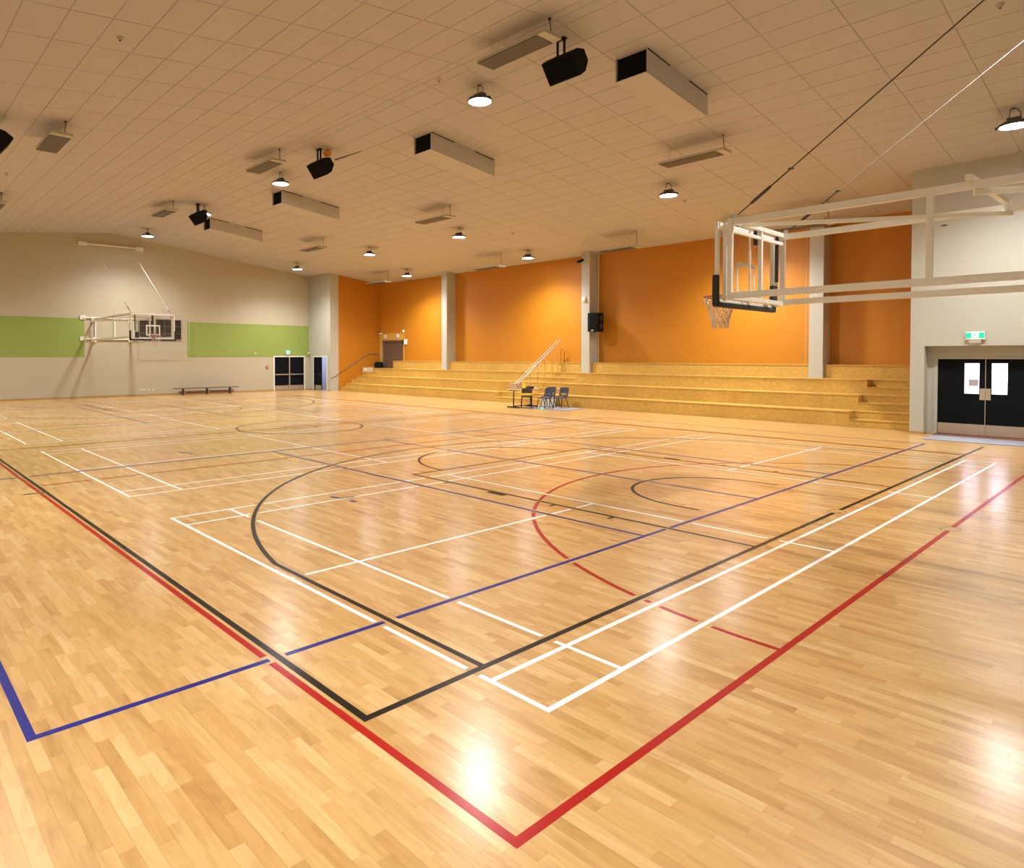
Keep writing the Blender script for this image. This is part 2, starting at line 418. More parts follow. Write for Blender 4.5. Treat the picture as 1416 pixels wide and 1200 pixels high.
def samples(pts, step):
    P = np.array(pts); d = np.linalg.norm(np.diff(P, axis=0), axis=1); L = d.sum(); n = max(3, int(L/step)+1)
    t = np.linspace(0, L, n); cum = np.r_[0, np.cumsum(d)]
    x = np.interp(t, cum, P[:, 0]); y = np.interp(t, cum, P[:, 1])
    return np.c_[x, y], cum, t
for i, (c, pr, w, pts) in enumerate(LINES):
    closed = np.hypot(pts[0][0]-pts[-1][0], pts[0][1]-pts[-1][1]) < 1e-6
    Q, cum, tt = samples(pts, .02)
    keep = np.ones(len(Q), bool)
    T = np.gradient(Q, axis=0); T /= np.linalg.norm(T, axis=1)[:, None]+1e-12
    for j, (c2, p2, w2, pt2) in enumerate(LINES):
        if p2 <= pr or w2 > .2 or w > .2: continue
        B = np.array(pt2)
        lo = B.min(0)-.2; hi = B.max(0)+.2
        sel = np.where(((Q >= lo) & (Q <= hi)).all(1))[0]
        if not len(sel): continue
        q = Q[sel]; best = np.full(len(sel), 9.0); cosb = np.zeros(len(sel))
        for k in range(len(B)-1):
            e = B[k+1]-B[k]; L2 = e@e
            t = np.clip(((q-B[k])@e)/L2, 0, 1); dd = np.linalg.norm(q-(B[k]+t[:, None]*e), axis=1)
            up = dd < best; best[up] = dd[up]; cosb[up] = np.abs(T[sel][up]@(e/math.sqrt(L2)))
        sn = np.sqrt(np.clip(1-cosb**2, 1e-6, 1))
        keep[sel[(best/1.0 < (w2/2+.025)) & (sn > .3)]] = False
    # runs of kept samples -> ribbon objects
    runs = []; st = None
    for k in range(len(Q)+1):
        if k < len(Q) and keep[k]:
            if st is None: st = k
        elif st is not None:
            if k-st >= 3: runs.append((st, k-1))
            st = None
    P = np.array(pts); mb = MB()
    for a, b in runs:
        ts = [tt[a]]+[x for x in cum if tt[a]+1e-6 < x < tt[b]-1e-6]+[tt[b]]
        X = np.interp(ts, cum, P[:, 0]); Yy = np.interp(ts, cum, P[:, 1]); R = np.c_[X, Yy]
        n = len(R); E = np.diff(R, axis=0); E /= np.linalg.norm(E, axis=1)[:, None]
        vs = []
        for k in range(n):
            e1 = E[max(k-1, 0)]; e2 = E[min(k, n-2)]
            if closed and len(runs) == 1 and k in (0, n-1): e1, e2 = E[-1], E[0]
            nn = np.array([-(e1+e2)[1], (e1+e2)[0]]); nl = np.linalg.norm(nn)
            nn = nn/nl if nl > 1e-6 else np.array([-e1[1], e1[0]])
            s = w/2/max(.3, abs(nn@np.array([-e1[1], e1[0]])))
            z = .0006+i*.000008
            vs += [(R[k][0]+nn[0]*s, R[k][1]+nn[1]*s, z), (R[k][0]-nn[0]*s, R[k][1]-nn[1]*s, z)]
        mb.add(vs, [(2*k+1, 2*k+3, 2*k+2, 2*k) for k in range(n-1)])
    if mb.v:
        o = mb.build({'black': 'basketball_line', 'red': 'netball_line', 'blue': 'volleyball_line', 'white': 'badminton_line', 'yellow': 'marker_tape'}[c], M[c+'_line'], fl)
        o['label'] = {'black': 'black basketball court line', 'red': 'red netball court line', 'blue': 'blue volleyball court line',
                      'white': 'white badminton court line', 'yellow': 'yellow marker tape on the floor'}[c]
# floor socket covers in the gaps of the near end lines
for v in (.645, -.56):
    mb = MB().lathe([(0.0, .0012), (.085, .0012), (.092, -.001)], (6.72, v, 0), 24); o = mb.build('socket_cover', M['floor'], fl)
    mb = MB()
    for a in range(4):
        mb2 = [(6.72+r*math.cos(a*PI/2+t+.3), v+r*math.sin(a*PI/2+t+.3), .0014) for t in (0, .25, .5, .75) for r in (.093, .11)]
        mb.add(mb2, [(0, 1, 3, 2), (2, 3, 5, 4), (4, 5, 7, 6)])
    mb.build('socket_ring', M['dark_metal'], o)

# ------------------------------------------------------------------ ceiling
cl = MB()
for a, b in ((UL-.3, UR), (UR, UB+.3)):
    cl.prism([(a, roof(a)+.008), (b, roof(b)+.008), (b, roof(b)+.25), (a, roof(a)+.25)], VN-.3, VF+.3, 1)
cl = cl.build('ceiling', M['grid']); struct(cl, 'pitched white tiled ceiling with a shallow ridge')
edges = [6.48-.625*k for k in range(19)][::-1]; us = [(a, b) for a, b in zip(edges[:-1], edges[1:])]
us += [(6.48, UR), (UR, 6.96)]
er = [6.96+.625*k for k in range(25)]; us += list(zip(er[:-1], er[1:]))
vs_ = [.335+1.256*k for k in range(-4, 28)]
tl = []
for a, b in us:
    if a > UB+.1: continue
    if a < UL-.2: continue
    for v0, v1 in zip(vs_[:-1], vs_[1:]):
        uc, vc = (a+b)/2, (v0+v1)/2
        if v1 < VN or v0 > VF: continue
        if uc > UF+.1 and (v1 < VR or v0 > VLB): continue
        q = proj([(uc, vc, roof(uc))])[0]
        e = proj([(a, vc, roof(a)), (b, vc, roof(b)), (uc, v0, roof(uc)), (uc, v1, roof(uc))])
        ar = abs(np.cross((e[1]-e[0])[:2], (e[3]-e[2])[:2]))
        vis = q[2] > 1 and -20 < q[0] < IW+20 and -20 < q[1] < IH
        tl.append((ar if vis else 0, a, b, v0, v1))
tl.sort(key=lambda t: -t[0])
def tile(mb, a, b, v0, v1):
    g = .008
    def ring(i, dz): return [(x, y, roof(x)+dz) for x, y in ((a+i, v0+i), (b-i, v0+i), (b-i, v1-i), (a+i, v1-i))]
    vs = ring(g, .008)+ring(g, .003)+ring(g+.003, 0.0); fs = [(8, 11, 10, 9)]
    for k in (0, 4):
        for i in range(4):
            j = (i+1) % 4; fs.append((k+i, k+j, k+4+j, k+4+i))
    mb.add(vs, fs)
for t in tl[:300]:
    mb = MB(); tile(mb, *t[1:]); mb.build('ceiling_tile', M['tile'], cl)
mb = MB()
for t in tl[300:]: tile(mb, *t[1:])
o = mb.build('ceiling_tiles', M['tile'], cl); o['kind'] = 'stuff'

# ------------------------------------------------------------------ walls
def gable(a, b, extra=.06):
    pts = [(b, roof(b)+extra)]
    if a < UR < b: pts.append((UR, ZR+extra))
    pts.append((a, roof(a)+extra)); return pts
# far end wall (left in the photograph) with the opening of the double doors
D0, D1, DH = 15.67, 17.63, 2.0
wl = MB().prism([(UL, 0), (D0, 0), (D0, DH), (D1, DH), (D1, 0), (UF+.25, 0)]+gable(UL, UF+.25), VF, VF+.2, 1).build('wall_left', M['grey_wall'])
struct(wl, 'grey gable end wall with broad green bands')
MB().lohi((UL, VF-.006, 2.0), (5.5, VF, 3.9)).build('green_band', M['green'], wl)['label'] = 'green painted band at left of the wall'
MB().lohi((10.52, VF-.006, 2.0), (UF-.005, VF, 3.9)).build('green_band', M['green'], wl)['label'] = 'green painted band above the double doors'
wn = MB().prism([(UL, 0), (UF+.25, 0)]+gable(UL, UF+.25), VN-.2, VN, 1).build('wall_near', M['grey_wall']); struct(wn)
ws = MB().lohi((UL-.2, VN-.2, 0), (UL, VF+.2, roof(UL)+.05)).build('wall_side', M['pale_wall']); struct(ws)
# left block: front face with a doorway, then the side of the terrace recess
E0, E1 = 31.47, 32.95
wb = MB().prism([(VLB, 0), (E0, 0), (E0, DH), (E1, DH), (E1, 0), (VF, 0), (VF, roof(UF)+.05), (VLB, roof(UF)+.05)], UF, UF+.2, 0).build('wall_left_block', M['pale_wall'])
struct(wb, 'pale grey block beside the terrace with a doorway')
wj = MB().lohi((UF+.2, VLB, 0), (UF+.58, VLB+.2, roof(UF)+.05)).build('trim_1', M['pale_wall']); struct(wj, 'pale grey return of the wall at the terrace end')
wo = MB().prism([(UF+.58, 0), (UB+.2, 0), (UB+.2, roof(UB)+.04), (UF+.58, roof(UF+.58)+.05)], VLB, VLB+.2, 1).build('wall_terrace_end', M['orange'])
struct(wo, 'orange side wall at the end of the terrace')
# orange back wall, with the shutter opening
G0, G1, GZ0, GZ1 = 28.67, 30.79, 1.33, 3.03
wk = MB().prism([(VR-.3, 0), (G0, 0), (G0, GZ1), (G1, GZ1), (G1, 0), (VLB+.2, 0), (VLB+.2, roof(UB)+.04), (VR-.3, roof(UB)+.04)], UB, UB+.2, 0).build('wall_back', M['orange'])
struct(wk, 'orange wall behind the timber terrace')
# right block with the recessed doors
R0, R1, RH, RD = -.25, 2.19, 2.31, .36
wr = MB().prism([(VN, 0), (R0, 0), (R0, RH), (R1, RH), (R1, 0), (VR, 0), (VR, roof(UF)+.05), (VN, roof(UF)+.05)], UF, UF+RD-.005, 0).build('wall_right', M['pale_wall'])
struct(wr, 'pale grey block on the right with recessed black doors')
o = MB().lohi((UF+RD-.005, VR-.2, 0), (UB+.2, VR, roof(UF)-.1)).build('wall_terrace_return', M['orange']); struct(o)
mb = MB(); mb.lohi((UF+RD, R0-.3, 2.0), (UF+RD+.15, VR-.2, 3.0)); mb.lohi((UF+RD, 1.97, 0), (UF+RD+.15, VR-.2, 2.0)); mb.lohi((UF+RD, R0-.3, 0), (UF+RD+.15, .0, 2.0))
o = mb.build('wall_door_recess', M['pale_wall']); struct(o, 'back of the shallow recess around the right doors')
# columns
for k, (a, b, lb) in enumerate(((24.07, 24.49, 'column standing alone between the shutter and the handrail'), (14.84, 15.26, 'column that carries the black wall speaker'), (5.59, 6.02, 'column behind the basketball arms'))):
    o = MB().lohi((20.9, a, 1.329), (UB, b, roof(20.9)+.02)).build('column', M['pale_wall']); struct(o, 'pale grey '+lb)
# skirtings
for nm, a, b in (('baseboard_left', (UL, VF-.018, 0), (D0-.06, VF, .075)), ('baseboard_corner', (D1+.06, VF-.018, 0), (UF, VF, .075)),
                 ('baseboard_block', (UF-.018, E1+.06, 0), (UF, VF-.018, .075)), ('baseboard_block_end', (UF-.018, VLB, 0), (UF, E0-.06, .075)),
                 ('baseboard_right', (UF-.02, R1, 0), (UF, VR, .07))):
    struct(MB().lohi(a, b).build(nm, M['skirt']), 'thin timber skirting')
o = MB().lohi((UF, R1-.02, 0), (UF+RD-.1, R1, .07)).build('baseboard_recess', M['skirt']); struct(o)

# ------------------------------------------------------------------ doors
def leaf(parent, axis, pl, a, b, z0, z1, side, window=None):
    "door leaf in plane axis=pl from a to b; side = direction the face looks to"
    mb = MB(); t = .045
    def bx(m, a, b, z0, z1, p0, p1):
        if axis == 0: m.lohi((p0, a, z0), (p1, b, z1))
        else: m.lohi((a, p0, z0), (b, p1, z1))
    if window:
        w0, w1, y0, y1 = window
        bx(mb, a, w0, z0, z1, pl, pl-side*t); bx(mb, w1, b, z0, z1, pl, pl-side*t); bx(mb, w0, w1, z0, y0, pl, pl-side*t); bx(mb, w0, w1, y1, z1, pl, pl-side*t)
    else: bx(mb, a, b, z0, z1, pl, pl-side*t)
    d = mb.build('door_leaf', M['door_black'], parent)
    return d, bx
# door_1: double doors in the far wall
dr = bpy.data.objects.new('door_1', None); COL.objects.link(dr); struct(dr, 'black double doors with push bars under a green exit sign')
mb = MB(); y0, y1 = VF-.02, VF+.1
mb.lohi((D0-.07, y0, 0), (D0, y1, DH+.07)).lohi((D1, y0, 0), (D1+.07, y1, DH+.07)).lohi((D0, y0, DH), (D1, y1, DH+.07)).build('door_frame', M['white'], dr)
mid = (D0+D1)/2
for a, b in ((D0+.005, mid-.012), (mid+.012, D1-.005)):
    d, bx = leaf(dr, 1, VF+.03, a, b, .012, DH-.006, -1)
    k = MB(); bx(k, a+.02, b-.02, .02, .30, VF+.03, VF+.026); k.build('kick_plate', M['kick'], d)
    k = MB(); bx(k, a+.05, b-.02, .93, .99, VF+.03, VF-.03); k.build('push_bar', M['steel'], d)
MB().lohi((mid-.03, VF-.02, 0), (mid+.03, VF+.03, DH)).build('centre_mullion', M['steel'], dr)
MB().lohi((D0, VF+.08, 0), (D1, VF+.12, DH)).build('door_backing', M['door_black'], dr)
# door_2: doorway of the left block, one leaf shut and the other standing open on a bright passage
dr = bpy.data.objects.new('door_2', None); COL.objects.link(dr); struct(dr, 'doorway with one black leaf shut and a bright passage beside it')
mb = MB(); mb.lohi((UF-.02, E0-.06, 0), (UF+.1, E0, DH+.06)).lohi((UF-.02, E1, 0), (UF+.1, E1+.06, DH+.06)).lohi((UF-.02, E0, DH), (UF+.1, E1, DH+.06)).build('door_frame', M['white'], dr)
me = (E0+E1)/2-.05
d, bx = leaf(dr, 0, UF+.05, me, E1-.005, .012, DH-.006, -1)
k = MB(); bx(k, me+.02, E1-.03, .02, .30, UF+.05, UF+.046); k.build('kick_plate', M['kick'], d)
MB().tube([(UF+.05, me+.07, .98), (UF-.01, me+.07, .98), (UF-.01, me+.19, .98)], .011).build('door_handle', M['steel'], d)
MB().lohi((UF+.25, me-.75, .012), (UF+.95, me-.705, DH-.01)).build('open_leaf', M['lilac'], dr)
ps = MB()
ps.lohi((UF+1.6, VLB+.22, 0), (UF+1.7, E1+.5, 2.6)).lohi((UF+.25, VLB+.21, 0), (UF+1.6, VLB+.22, 2.6)).lohi((UF+.2, E1+.5, 0), (UF+1.7, E1+.6, 2.6)).lohi((UF+.2, VLB+.22, 2.6), (UF+1.7, E1+.6, 2.7))
struct(ps.build('wall_passage', M['lilac']))
# door_3: recessed double doors with windows, right
DU = UF+RD
dr = bpy.data.objects.new('door_3', None); COL.objects.link(dr); struct(dr, 'black double doors with narrow bright windows under the right exit sign')
mb = MB(); mb.lohi((DU-.03, 1.97, 0), (DU+.1, 2.06, 2.03)).lohi((DU-.03, -.06, 0), (DU+.1, .015, 2.03)).lohi((DU-.03, .015, 1.975), (DU+.1, 1.97, 2.03)).build('door_frame', M['pale_wall'], dr)
for a, b, w0, w1, m0, m1 in ((.991, 1.972, 1.115, 1.415, 1.0, 1.105), (.013, .989, .565, .87, .885, .98)):
    d, bx = leaf(dr, 0, DU+.02, a, b, .0225, 1.978, -1, (w0, w1, 1.09, 1.865))
    k = MB(); bx(k, w0, w1, 1.09, 1.865, DU+.035, DU+.042); k.build('window_pane', M['glass'], d)
    k = MB()
    for q in ((w0-.012, w0, 1.078, 1.877), (w1, w1+.012, 1.078, 1.877), (w0, w1, 1.078, 1.09), (w0, w1, 1.865, 1.877)): bx(k, *q, DU+.02, DU+.012)
    k.build('window_bead', M['black'], d)
    k = MB(); bx(k, a+.01, b-.01, .035, .31, DU+.02, DU+.016); k.build('kick_plate', M['kick'], d)
    k = MB(); bx(k, m0, m1, .94, 1.23, DU+.02, DU+.014); k.build('push_plate', M['steel'], d)
    if a > .5:
        k = MB(); bx(k, 1.13, 1.33, 1.28, 1.46, DU+.034, DU+.033); k.build('paper_notice', M['paper'], d)
MB().lohi((DU+.012, .984, .03), (DU+.03, .996, 1.97)).build('meeting_strip', M['steel'], dr)
o = MB().lohi((UF+.10, R0, 0), (DU+.06, 2.0, .022)).build('trim_2', M['threshold']); struct(o, 'red-brown threshold strip before the right doors')
# lobby behind door_3: white room lit by its own daylight-coloured lamp
lb = MB(); a, b = DU+.2, DU+2.4
lb.lohi((b, -2.0, 0), (b+.1, 2.3, 2.7)).lohi((a, 2.2, 0), (b, 2.3, 2.7)).lohi((a, -2.1, 0), (b+.1, -2.0, 2.7)).lohi((a, -2.1, 2.7), (b+.1, 2.3, 2.8)).lohi((a, -2.0, .85), (b, -1.9, .92))
struct(lb.build('wall_lobby', M['lilac']))
struct(MB().lohi((b-.05, -2.0, .98), (b, 2.2, 1.04)).build('trim_3', M['paper']))

def area(name, loc, sx, sy, w, col, rot=(0, 0, 0)):
    l = bpy.data.lights.new(name, 'AREA'); l.shape = 'RECTANGLE'; l.size = sx; l.size_y = sy; l.energy = w; l.color = col
    o = bpy.data.objects.new(name, l); COL.objects.link(o); o.location = loc; o.rotation_euler = rot
    return o
area('lobby_light', (DU+1.3, .4, 2.65), 1.6, 3.0, LOBBY_W, (.85, .92, 1.0))
area('passage_light', (UF+.9, 32.0, 2.55), .9, 1.5, 30.0, (.80, .86, 1.0))

# ------------------------------------------------------------------ timber terrace
T = [18.65, 19.45, 20.25, 21.05]; H = [.4425, .885, 1.3275, 1.77]
tr = thing('terrace', 'stepped seating terrace of varnished yellow strand board along the orange wall', 'bleachers', (18.65, 16.8, 0))
og = (18.65, 16.8, 0)
STAIRS = [(VR+.002, 4.13), (15.1, 18.38), (29.4, VLB-.002)]
for k in range(4):
    u, z0, z1 = T[k], (H[k-1] if k else 0), H[k]
    un = (T[k+1] if k < 3 else UB-.002)
    spans = []
    v = VR+.002; vend = VLB-.002 if k < 3 else 29.03
    cuts = STAIRS if k < 3 else [(5.58, 6.03), (14.83, 15.27), (24.06, 24.50)]
    for a, b in cuts:
        if a > v: spans.append((v, min(a, vend)))
        v = max(v, b)
    if v < vend: spans.append((v, vend))
    for a, b in spans:
        MB().lohi((u+.018, a, z0), (u+.036, b, z1-.03)).build('riser', M['osb'], tr, org=og)
        MB().lohi((u, a, z1-.03), (un+.018 if k < 3 else UB-.002, b, z1)).build('tread', M['osb'], tr, org=og)
        for e in (a, b):        # cheek at each end of the span
            if VR+.1 < e < VLB-.1: MB().lohi((u+.036, e-.018 if e == b else e, z0), (un, e if e == b else e+.018, z1-.03)).build('cheek', M['osb'], tr, org=og)
    if k < 3:
        for a, b in STAIRS:     # a half-height step, then the tier itself set back by one tread
            hu = u+.4; zh = z0+.22
            MB().lohi((u+.018, a, z0), (u+.036, b, zh-.03)).build('step_riser', M['osb'], tr, org=og)
            MB().lohi((u, a, zh-.03), (hu+.018, b, zh)).build('step_tread', M['osb'], tr, org=og)
            MB().lohi((hu+.018, a, zh), (hu+.036, b, z1-.03)).build('step_riser', M['osb'], tr, org=og)
            MB().lohi((hu, a, z1-.03), (un+.018, b, z1)).build('step_tread', M['osb'], tr, org=og)
MB().lohi((21.04, 29.03, 1.30), (UB-.002, VLB-.002, 1.3275)).build('landing', M['osb'], tr, org=og)

# middle handrail: posts and twin sloping rails
hr = thing('handrail', 'twin-tube stair handrail with slim posts in the middle of the terrace', 'handrail', (19.5, 16.5, .885))
og = (19.5, 16.5, .885)
zr = lambda u: 1.02+(u-18.30)*.655
for v in (16.44, 16.61):
    pts = [(18.0, v, zr(18.0)), (20.95, v, zr(20.95))]
    if v == 16.61: pts = [(17.72, v, zr(18.0)-.02)]+pts
    MB().tube(pts, .021, 8).build('rail', M['rail_pale'], hr, True, org=og)
for u, zb in ((18.95, .22), (19.48, .665), (19.95, .885), (20.45, 1.1075), (20.85, 1.3275)):
    k = MB().tube([(u, 16.52, zb), (u, 16.52, zr(u)-.03)], .017, 8)
    k.bar((u, 16.40, zr(u)-.03), (u, 16.64, zr(u)-.03), .02, .014)
    k.lathe([(0, .008), (.04, .008), (.04, 0)], (u, 16.52, zb), 12)
    k.build('post', M['steel'], hr, True, org=og)
MB().tube([(20.95, 16.44, zr(20.95)), (21.0, 16.47, zr(20.95)+.02), (21.0, 16.58, zr(20.95)+.02), (20.95, 16.61, zr(20.95))], .021, 8).build('end_loop', M['rail_pale'], hr, True, org=(19.5, 16.5, .885))
# left wall handrail
h2 = thing('wall_handrail', 'dark sloping handrail fixed to the orange end wall', 'handrail', (19.5, 31.0, 1.5)); og = (19.5, 31.0, 1.5)
MB().tube([(18.0, 31.02, .78), (18.18, 31.02, .80), (20.59, 31.02, 2.17), (21.42, 31.02, 2.19)], .022).build('rail', M['rail_brown'], h2, True, org=og)
for u, z in ((18.6, 1.04), (19.6, 1.61), (20.59, 2.17), (21.3, 2.187)):
    MB().tube([(u, 31.02, z-.015), (u, 31.03, z-.06), (u, 31.099, z-.07)], .009).build('bracket', M['steel'], h2, True, org=og)

# ------------------------------------------------------------------ roller shutter
sh = thing('roller_shutter', 'brown roller shutter in the orange wall above the terrace steps', 'shutter', (UB, 29.73, GZ0)); og = (UB, 29.73, GZ0)
n = 17; hs = (GZ1-GZ0)/n
for k in range(n):
    z = GZ0+k*hs
    MB().prism([(UB+.085, z+.002), (UB+.06, z+.012), (UB+.055, z+hs*.6), (UB+.08, z+hs-.004), (UB+.10, z+hs-.004), (UB+.10, z+.002)], G0+.03, G1-.03, 1).build('slat', M['shutter'], sh, org=og)
for v in (G0, G1-.05): MB().lohi((UB+.01, v, GZ0), (UB+.11, v+.05, GZ1)).build('guide_rail', M['steel'] if v > 30 else M['shutter'], sh, org=og)
MB().lohi((UB-.01, G0, GZ1-.10), (UB+.12, G1, GZ1)).build('head_box', M['shutter'], sh, org=og)
MB().lohi((UB+.14, G0, GZ0), (UB+.18, G1, GZ1)).build('backing', M['shutter'], sh, org=og)
mb = MB().lohi((UB-.012, G1, 1.33), (UB-.001, G1+.22, 3.45)).lohi((UB-.012, G0-.12, GZ1), (UB-.001, G1, 3.45)).lohi((UB-.012, G0-.12, 1.78), (UB-.001, G0, GZ1))
o = mb.build('trim_4', M['osb']); struct(o, 'dull yellow boarding around the roller shutter')

# ------------------------------------------------------------------ lamps
def make_lamp():
    r = thing('high_bay_lamp', '', 'lamp', (0, 0, 0))
    k = MB(); k.lathe([(.0, .10), (.13, .10), (.15, .07), (.26, .045), (.275, .02), (.275, -.02), (.255, -.02), (.25, .005), (0, .005)], n=32)
    k.build('housing', M['lamp_body'], r, True)
    k = MB(); k.box((0, 0, .13), (.15, .24, .06)); k.box((.0, 0, .105), (.06, .34, .012)); k.build('driver', M['lamp_body'], r)
    for s in (-1, 1):
        pts = [(s*(.012+0*t), 0, 0) for t in (0,)]
        n = 14; ring = [(s*(.012+.232*math.cos(-PI/2+PI*i/n)), .232*math.sin(-PI/2+PI*i/n)) for i in range(n+1)]
        v = [(x, y, -.012) for x, y in ring]+[(x, y, .006) for x, y in ring]; m = n+1
        f = [tuple(range(m)), tuple(range(2*m-1, m-1, -1))]+[(i, i+1, m+i+1, m+i) for i in range(n)]+[(n, 0, m, 2*m-1)]
        MB().add(v, f).build('lens', M['lens'], r)
    for s in (-1, 1): MB().rbox((0, s*.295, .0), (.05, .04, .06), .01).build('bracket', M['lamp_body'], r)
    k = MB().tube([(0, .09, .15), (.01, .08, .24), (.0, .06, CAB)], .008, 6); k.build('cable', M['dark_metal'], r, True)
    k = MB().tube([(0, -.11, .15), (-.01, -.10, .25), (.0, -.03, CAB)], .008, 6); k.build('cable', M['dark_metal'], r, True)
    for s in (-1, 1): MB().tube([(0, s*.29, .03), (0, s*.27, CAB-.02)], .003, 5).build('suspension_wire', M['steel'], r)
    MB().lathe([(0, CAB+.02), (.035, CAB+.02), (.035, CAB-.015), (0, CAB-.02)], (0, .02, 0), 12).build('ceiling_rose', M['dark_metal'], r, True)
    return r
CAB = .36
lamp0 = make_lamp()
LG = 'high-bay lamps'
LAMPS = [(7.57, 8.17, 'dazzling high-bay lamp hanging between the nearest duct and the nearest ceiling heater'),
         (7.62, 17.5, 'high-bay lamp hanging just above the black end of the third duct'),
         (7.6, 23.8, 'high-bay lamp hanging against the ceiling speaker at the farthest duct'),
         (7.52, 30.4, 'high-bay lamp hanging nearest the ridge of the far gable wall'),
         (15.4, 30.3, 'high-bay lamp hanging before the corner above the far double doors'),
         (15.36, 23.4, 'high-bay lamp over the floor, second from the far wall, in the middle row'),
         (19.5, 25.75, 'high-bay lamp over the terrace close to the lone column beside the shutter'),
         (15.37, 17.2, 'high-bay lamp hanging midway between two ceiling heaters in front of the terrace'),
         (19.46, 17.1, 'high-bay lamp over the terrace stair handrail'),
         (15.35, 8.0, 'high-bay lamp hanging left of the near backboard and clear of it'),
         (15.28, .09, 'high-bay lamp cut by the right edge, above the right block'),
         (19.46, 7.95, 'high-bay lamp over the terrace behind the near backboard')]
HIDE = [(7.57, .1), (-2.0, .1), (-2.0, 8.1), (-2.0, 17.4), (-2.0, 23.7), (-2.0, 30.4)]
def lamp_light(x, y, z):
    l = bpy.data.lights.new('lamp_light', 'SPOT'); l.energy = LAMP_W; l.color = LAMP_COL; l.spot_size = math.radians(146); l.spot_blend = .85; l.shadow_soft_size = .24
    o = bpy.data.objects.new('lamp_light', l); COL.objects.link(o); o.location = (x, y, z-.05)
first = True
for x, y, lb in LAMPS+[(a, b, 'high-bay lamp %d m up the row that hangs outside the left edge' % round(b+4)) if a < 0 else (a, b, 'high-bay lamp just above the top edge over the near backboard') for a, b in HIDE]:
    z = roof(x)-CAB+.0
    o = lamp0 if first else dup(lamp0, (x, y, z), 0, lb)
    o.location = (x, y, z); o['label'] = lb; o['group'] = LG; first = False
    lamp_light(x, y, z)

# ------------------------------------------------------------------ radiant heaters
def make_heater(drop):
    r = thing('radiant_heater', '', 'heater', (0, 0, 0)); hl, hw = .85, .235
    mb = MB(); mb.box((0, 0, .045), (2*hw, 2*hl, .05)); mb.box((0, hl-.09, .0155), (2*hw, .18, .012)); mb.build('case', M['heater_case'], r)
    mb = MB(); mb.box((0, -.09, .012), (2*hw-.03, 2*hl-.2, .02)); mb.build('heater_plate', M['heater_face'], r)
    for y in (-.66, .50):
        MB().torus((0, y, .09), .03, .007, 10, 5).build('hook', M['dark_metal'], r)
        mb = MB()
        mb.tube([(0, y, .09), (-.03, y, drop)], .0035, 5); mb.tube([(.12, y, .07), (-.03, y, drop)], .0035, 5)
        mb.build('suspension_wire', M['steel'], r)
    MB().tube([(-.1, hl-.1, .07), (-.08, hl-.12, .16), (-.11, hl-.15, .28), (-.1, hl-.16, drop)], .009, 6).build('power_cable', M['dark_metal'], r, True)
    MB().lathe([(0, drop+.012), (.03, drop+.012), (.03, drop-.02), (0, drop-.02)], (-.1, hl-.16, 0), 10).build('ceiling_rose', M['dark_metal'], r)
    return r
HG = 'ceiling radiant heaters'
HT = [(6.46, 6.06, .33, 'long radiant heater nearest the camera, beside the first black ceiling speaker'),
      (.70, 15.75, .30, 'lone radiant heater hanging at the left, its dark plate seen broadside'),
      (6.43, 16.2, .33, 'radiant heater hanging left of the speaker with the orange ball'),
      (6.42, 24.9, .33, 'radiant heater hanging left of the farthest ceiling speaker'),
      (.70, 24.75, .30, 'radiant heater cut by the left edge low on the ceiling'),
      (13.05, 24.6, .41, 'small radiant heater hanging near the far double doors end of the ceiling'),
      (13.0, 15.95, .41, 'radiant heater right of the second duct from the camera'),
      (12.98, 5.95, .41, 'radiant heater below the nearest duct, above the near backboard'),
      (19.12, 19.2, .62, 'radiant heater over the terrace beside the handrail lamp'),
      (19.12, 27.8, .60, 'radiant heater over the terrace in front of the roller shutter'),
      (19.12, 12.2, .60, 'radiant heater over the terrace right of the column with the black wall speaker'),
      (19.06, 5.6, .72, 'radiant heater over the terrace half hidden by the near basketball arms')]
protos = {}
for x, y, d, lb in HT:
    loc = (x, y, roof(x)-d-.07)
    key = round(d, 2)
    # the mast length differs: cables follow the drop
    if key not in protos:
        o = protos[key] = make_heater(d+.07); o.location = loc; o.rotation_euler = (0, 0, PI)
    else: o = dup(protos[key], loc, PI, lb)
    o['label'] = lb; o['group'] = HG

# ------------------------------------------------------------------ ducts
def make_duct():
    u0, u1, w, h = 0, 2.42, .70, .47
    r = thing('ceiling_duct', '', 'duct', (0, 0, 0))
    zt = lambda u: -SL*u
    t = .012
    mb = MB()
    for a, b in ((-w/2, -w/2+t), (w/2-t, w/2)):
        mb.prism([(u0, zt(u0)-h), (u1, zt(u1)-h), (u1, zt(u1)), (u0, zt(u0))], a, b, 1)
    mb.prism([(u0, zt(u0)-h), (u1, zt(u1)-h), (u1, zt(u1)-h+t), (u0, zt(u0)-h+t)], -w/2, w/2, 1)
    mb.prism([(u1-t, zt(u1)-h), (u1, zt(u1)-h), (u1, zt(u1)), (u1-t, zt(u1))], -w/2, w/2, 1)
    mb.build('casing', M['duct'], r)
    MB().box((.06, 0, -h/2), (.02, w-.03, h-.02)).build('intake_lining', M['vent_black'], r)
    for a, b in ((.02, .85), (1.62, 2.40)):
        MB().prism([(a, zt(a)-.028), (b, zt(b)-.028), (b, zt(b)-.004), (a, zt(a)-.004)], -w/2-.004, -w/2, 1).build('vent_slot', M['vent_black'], r)
    return r
d0 = make_duct(); first = True
for v, lb in ((4.94, 'nearest and largest white duct box with a black open end'), (11.32, 'second white duct box from the camera, below the dazzling lamp'),
              (19.5, 'third white duct box, its black end under a lamp'), (25.85, 'farthest white duct box, beside the far ceiling speaker')):
    loc = (8.53, v, roof(8.53))
    o = d0 if first else dup(d0, loc, 0, lb)
    o.location = loc; o['label'] = lb; o['group'] = 'white ceiling ducts'; first = False

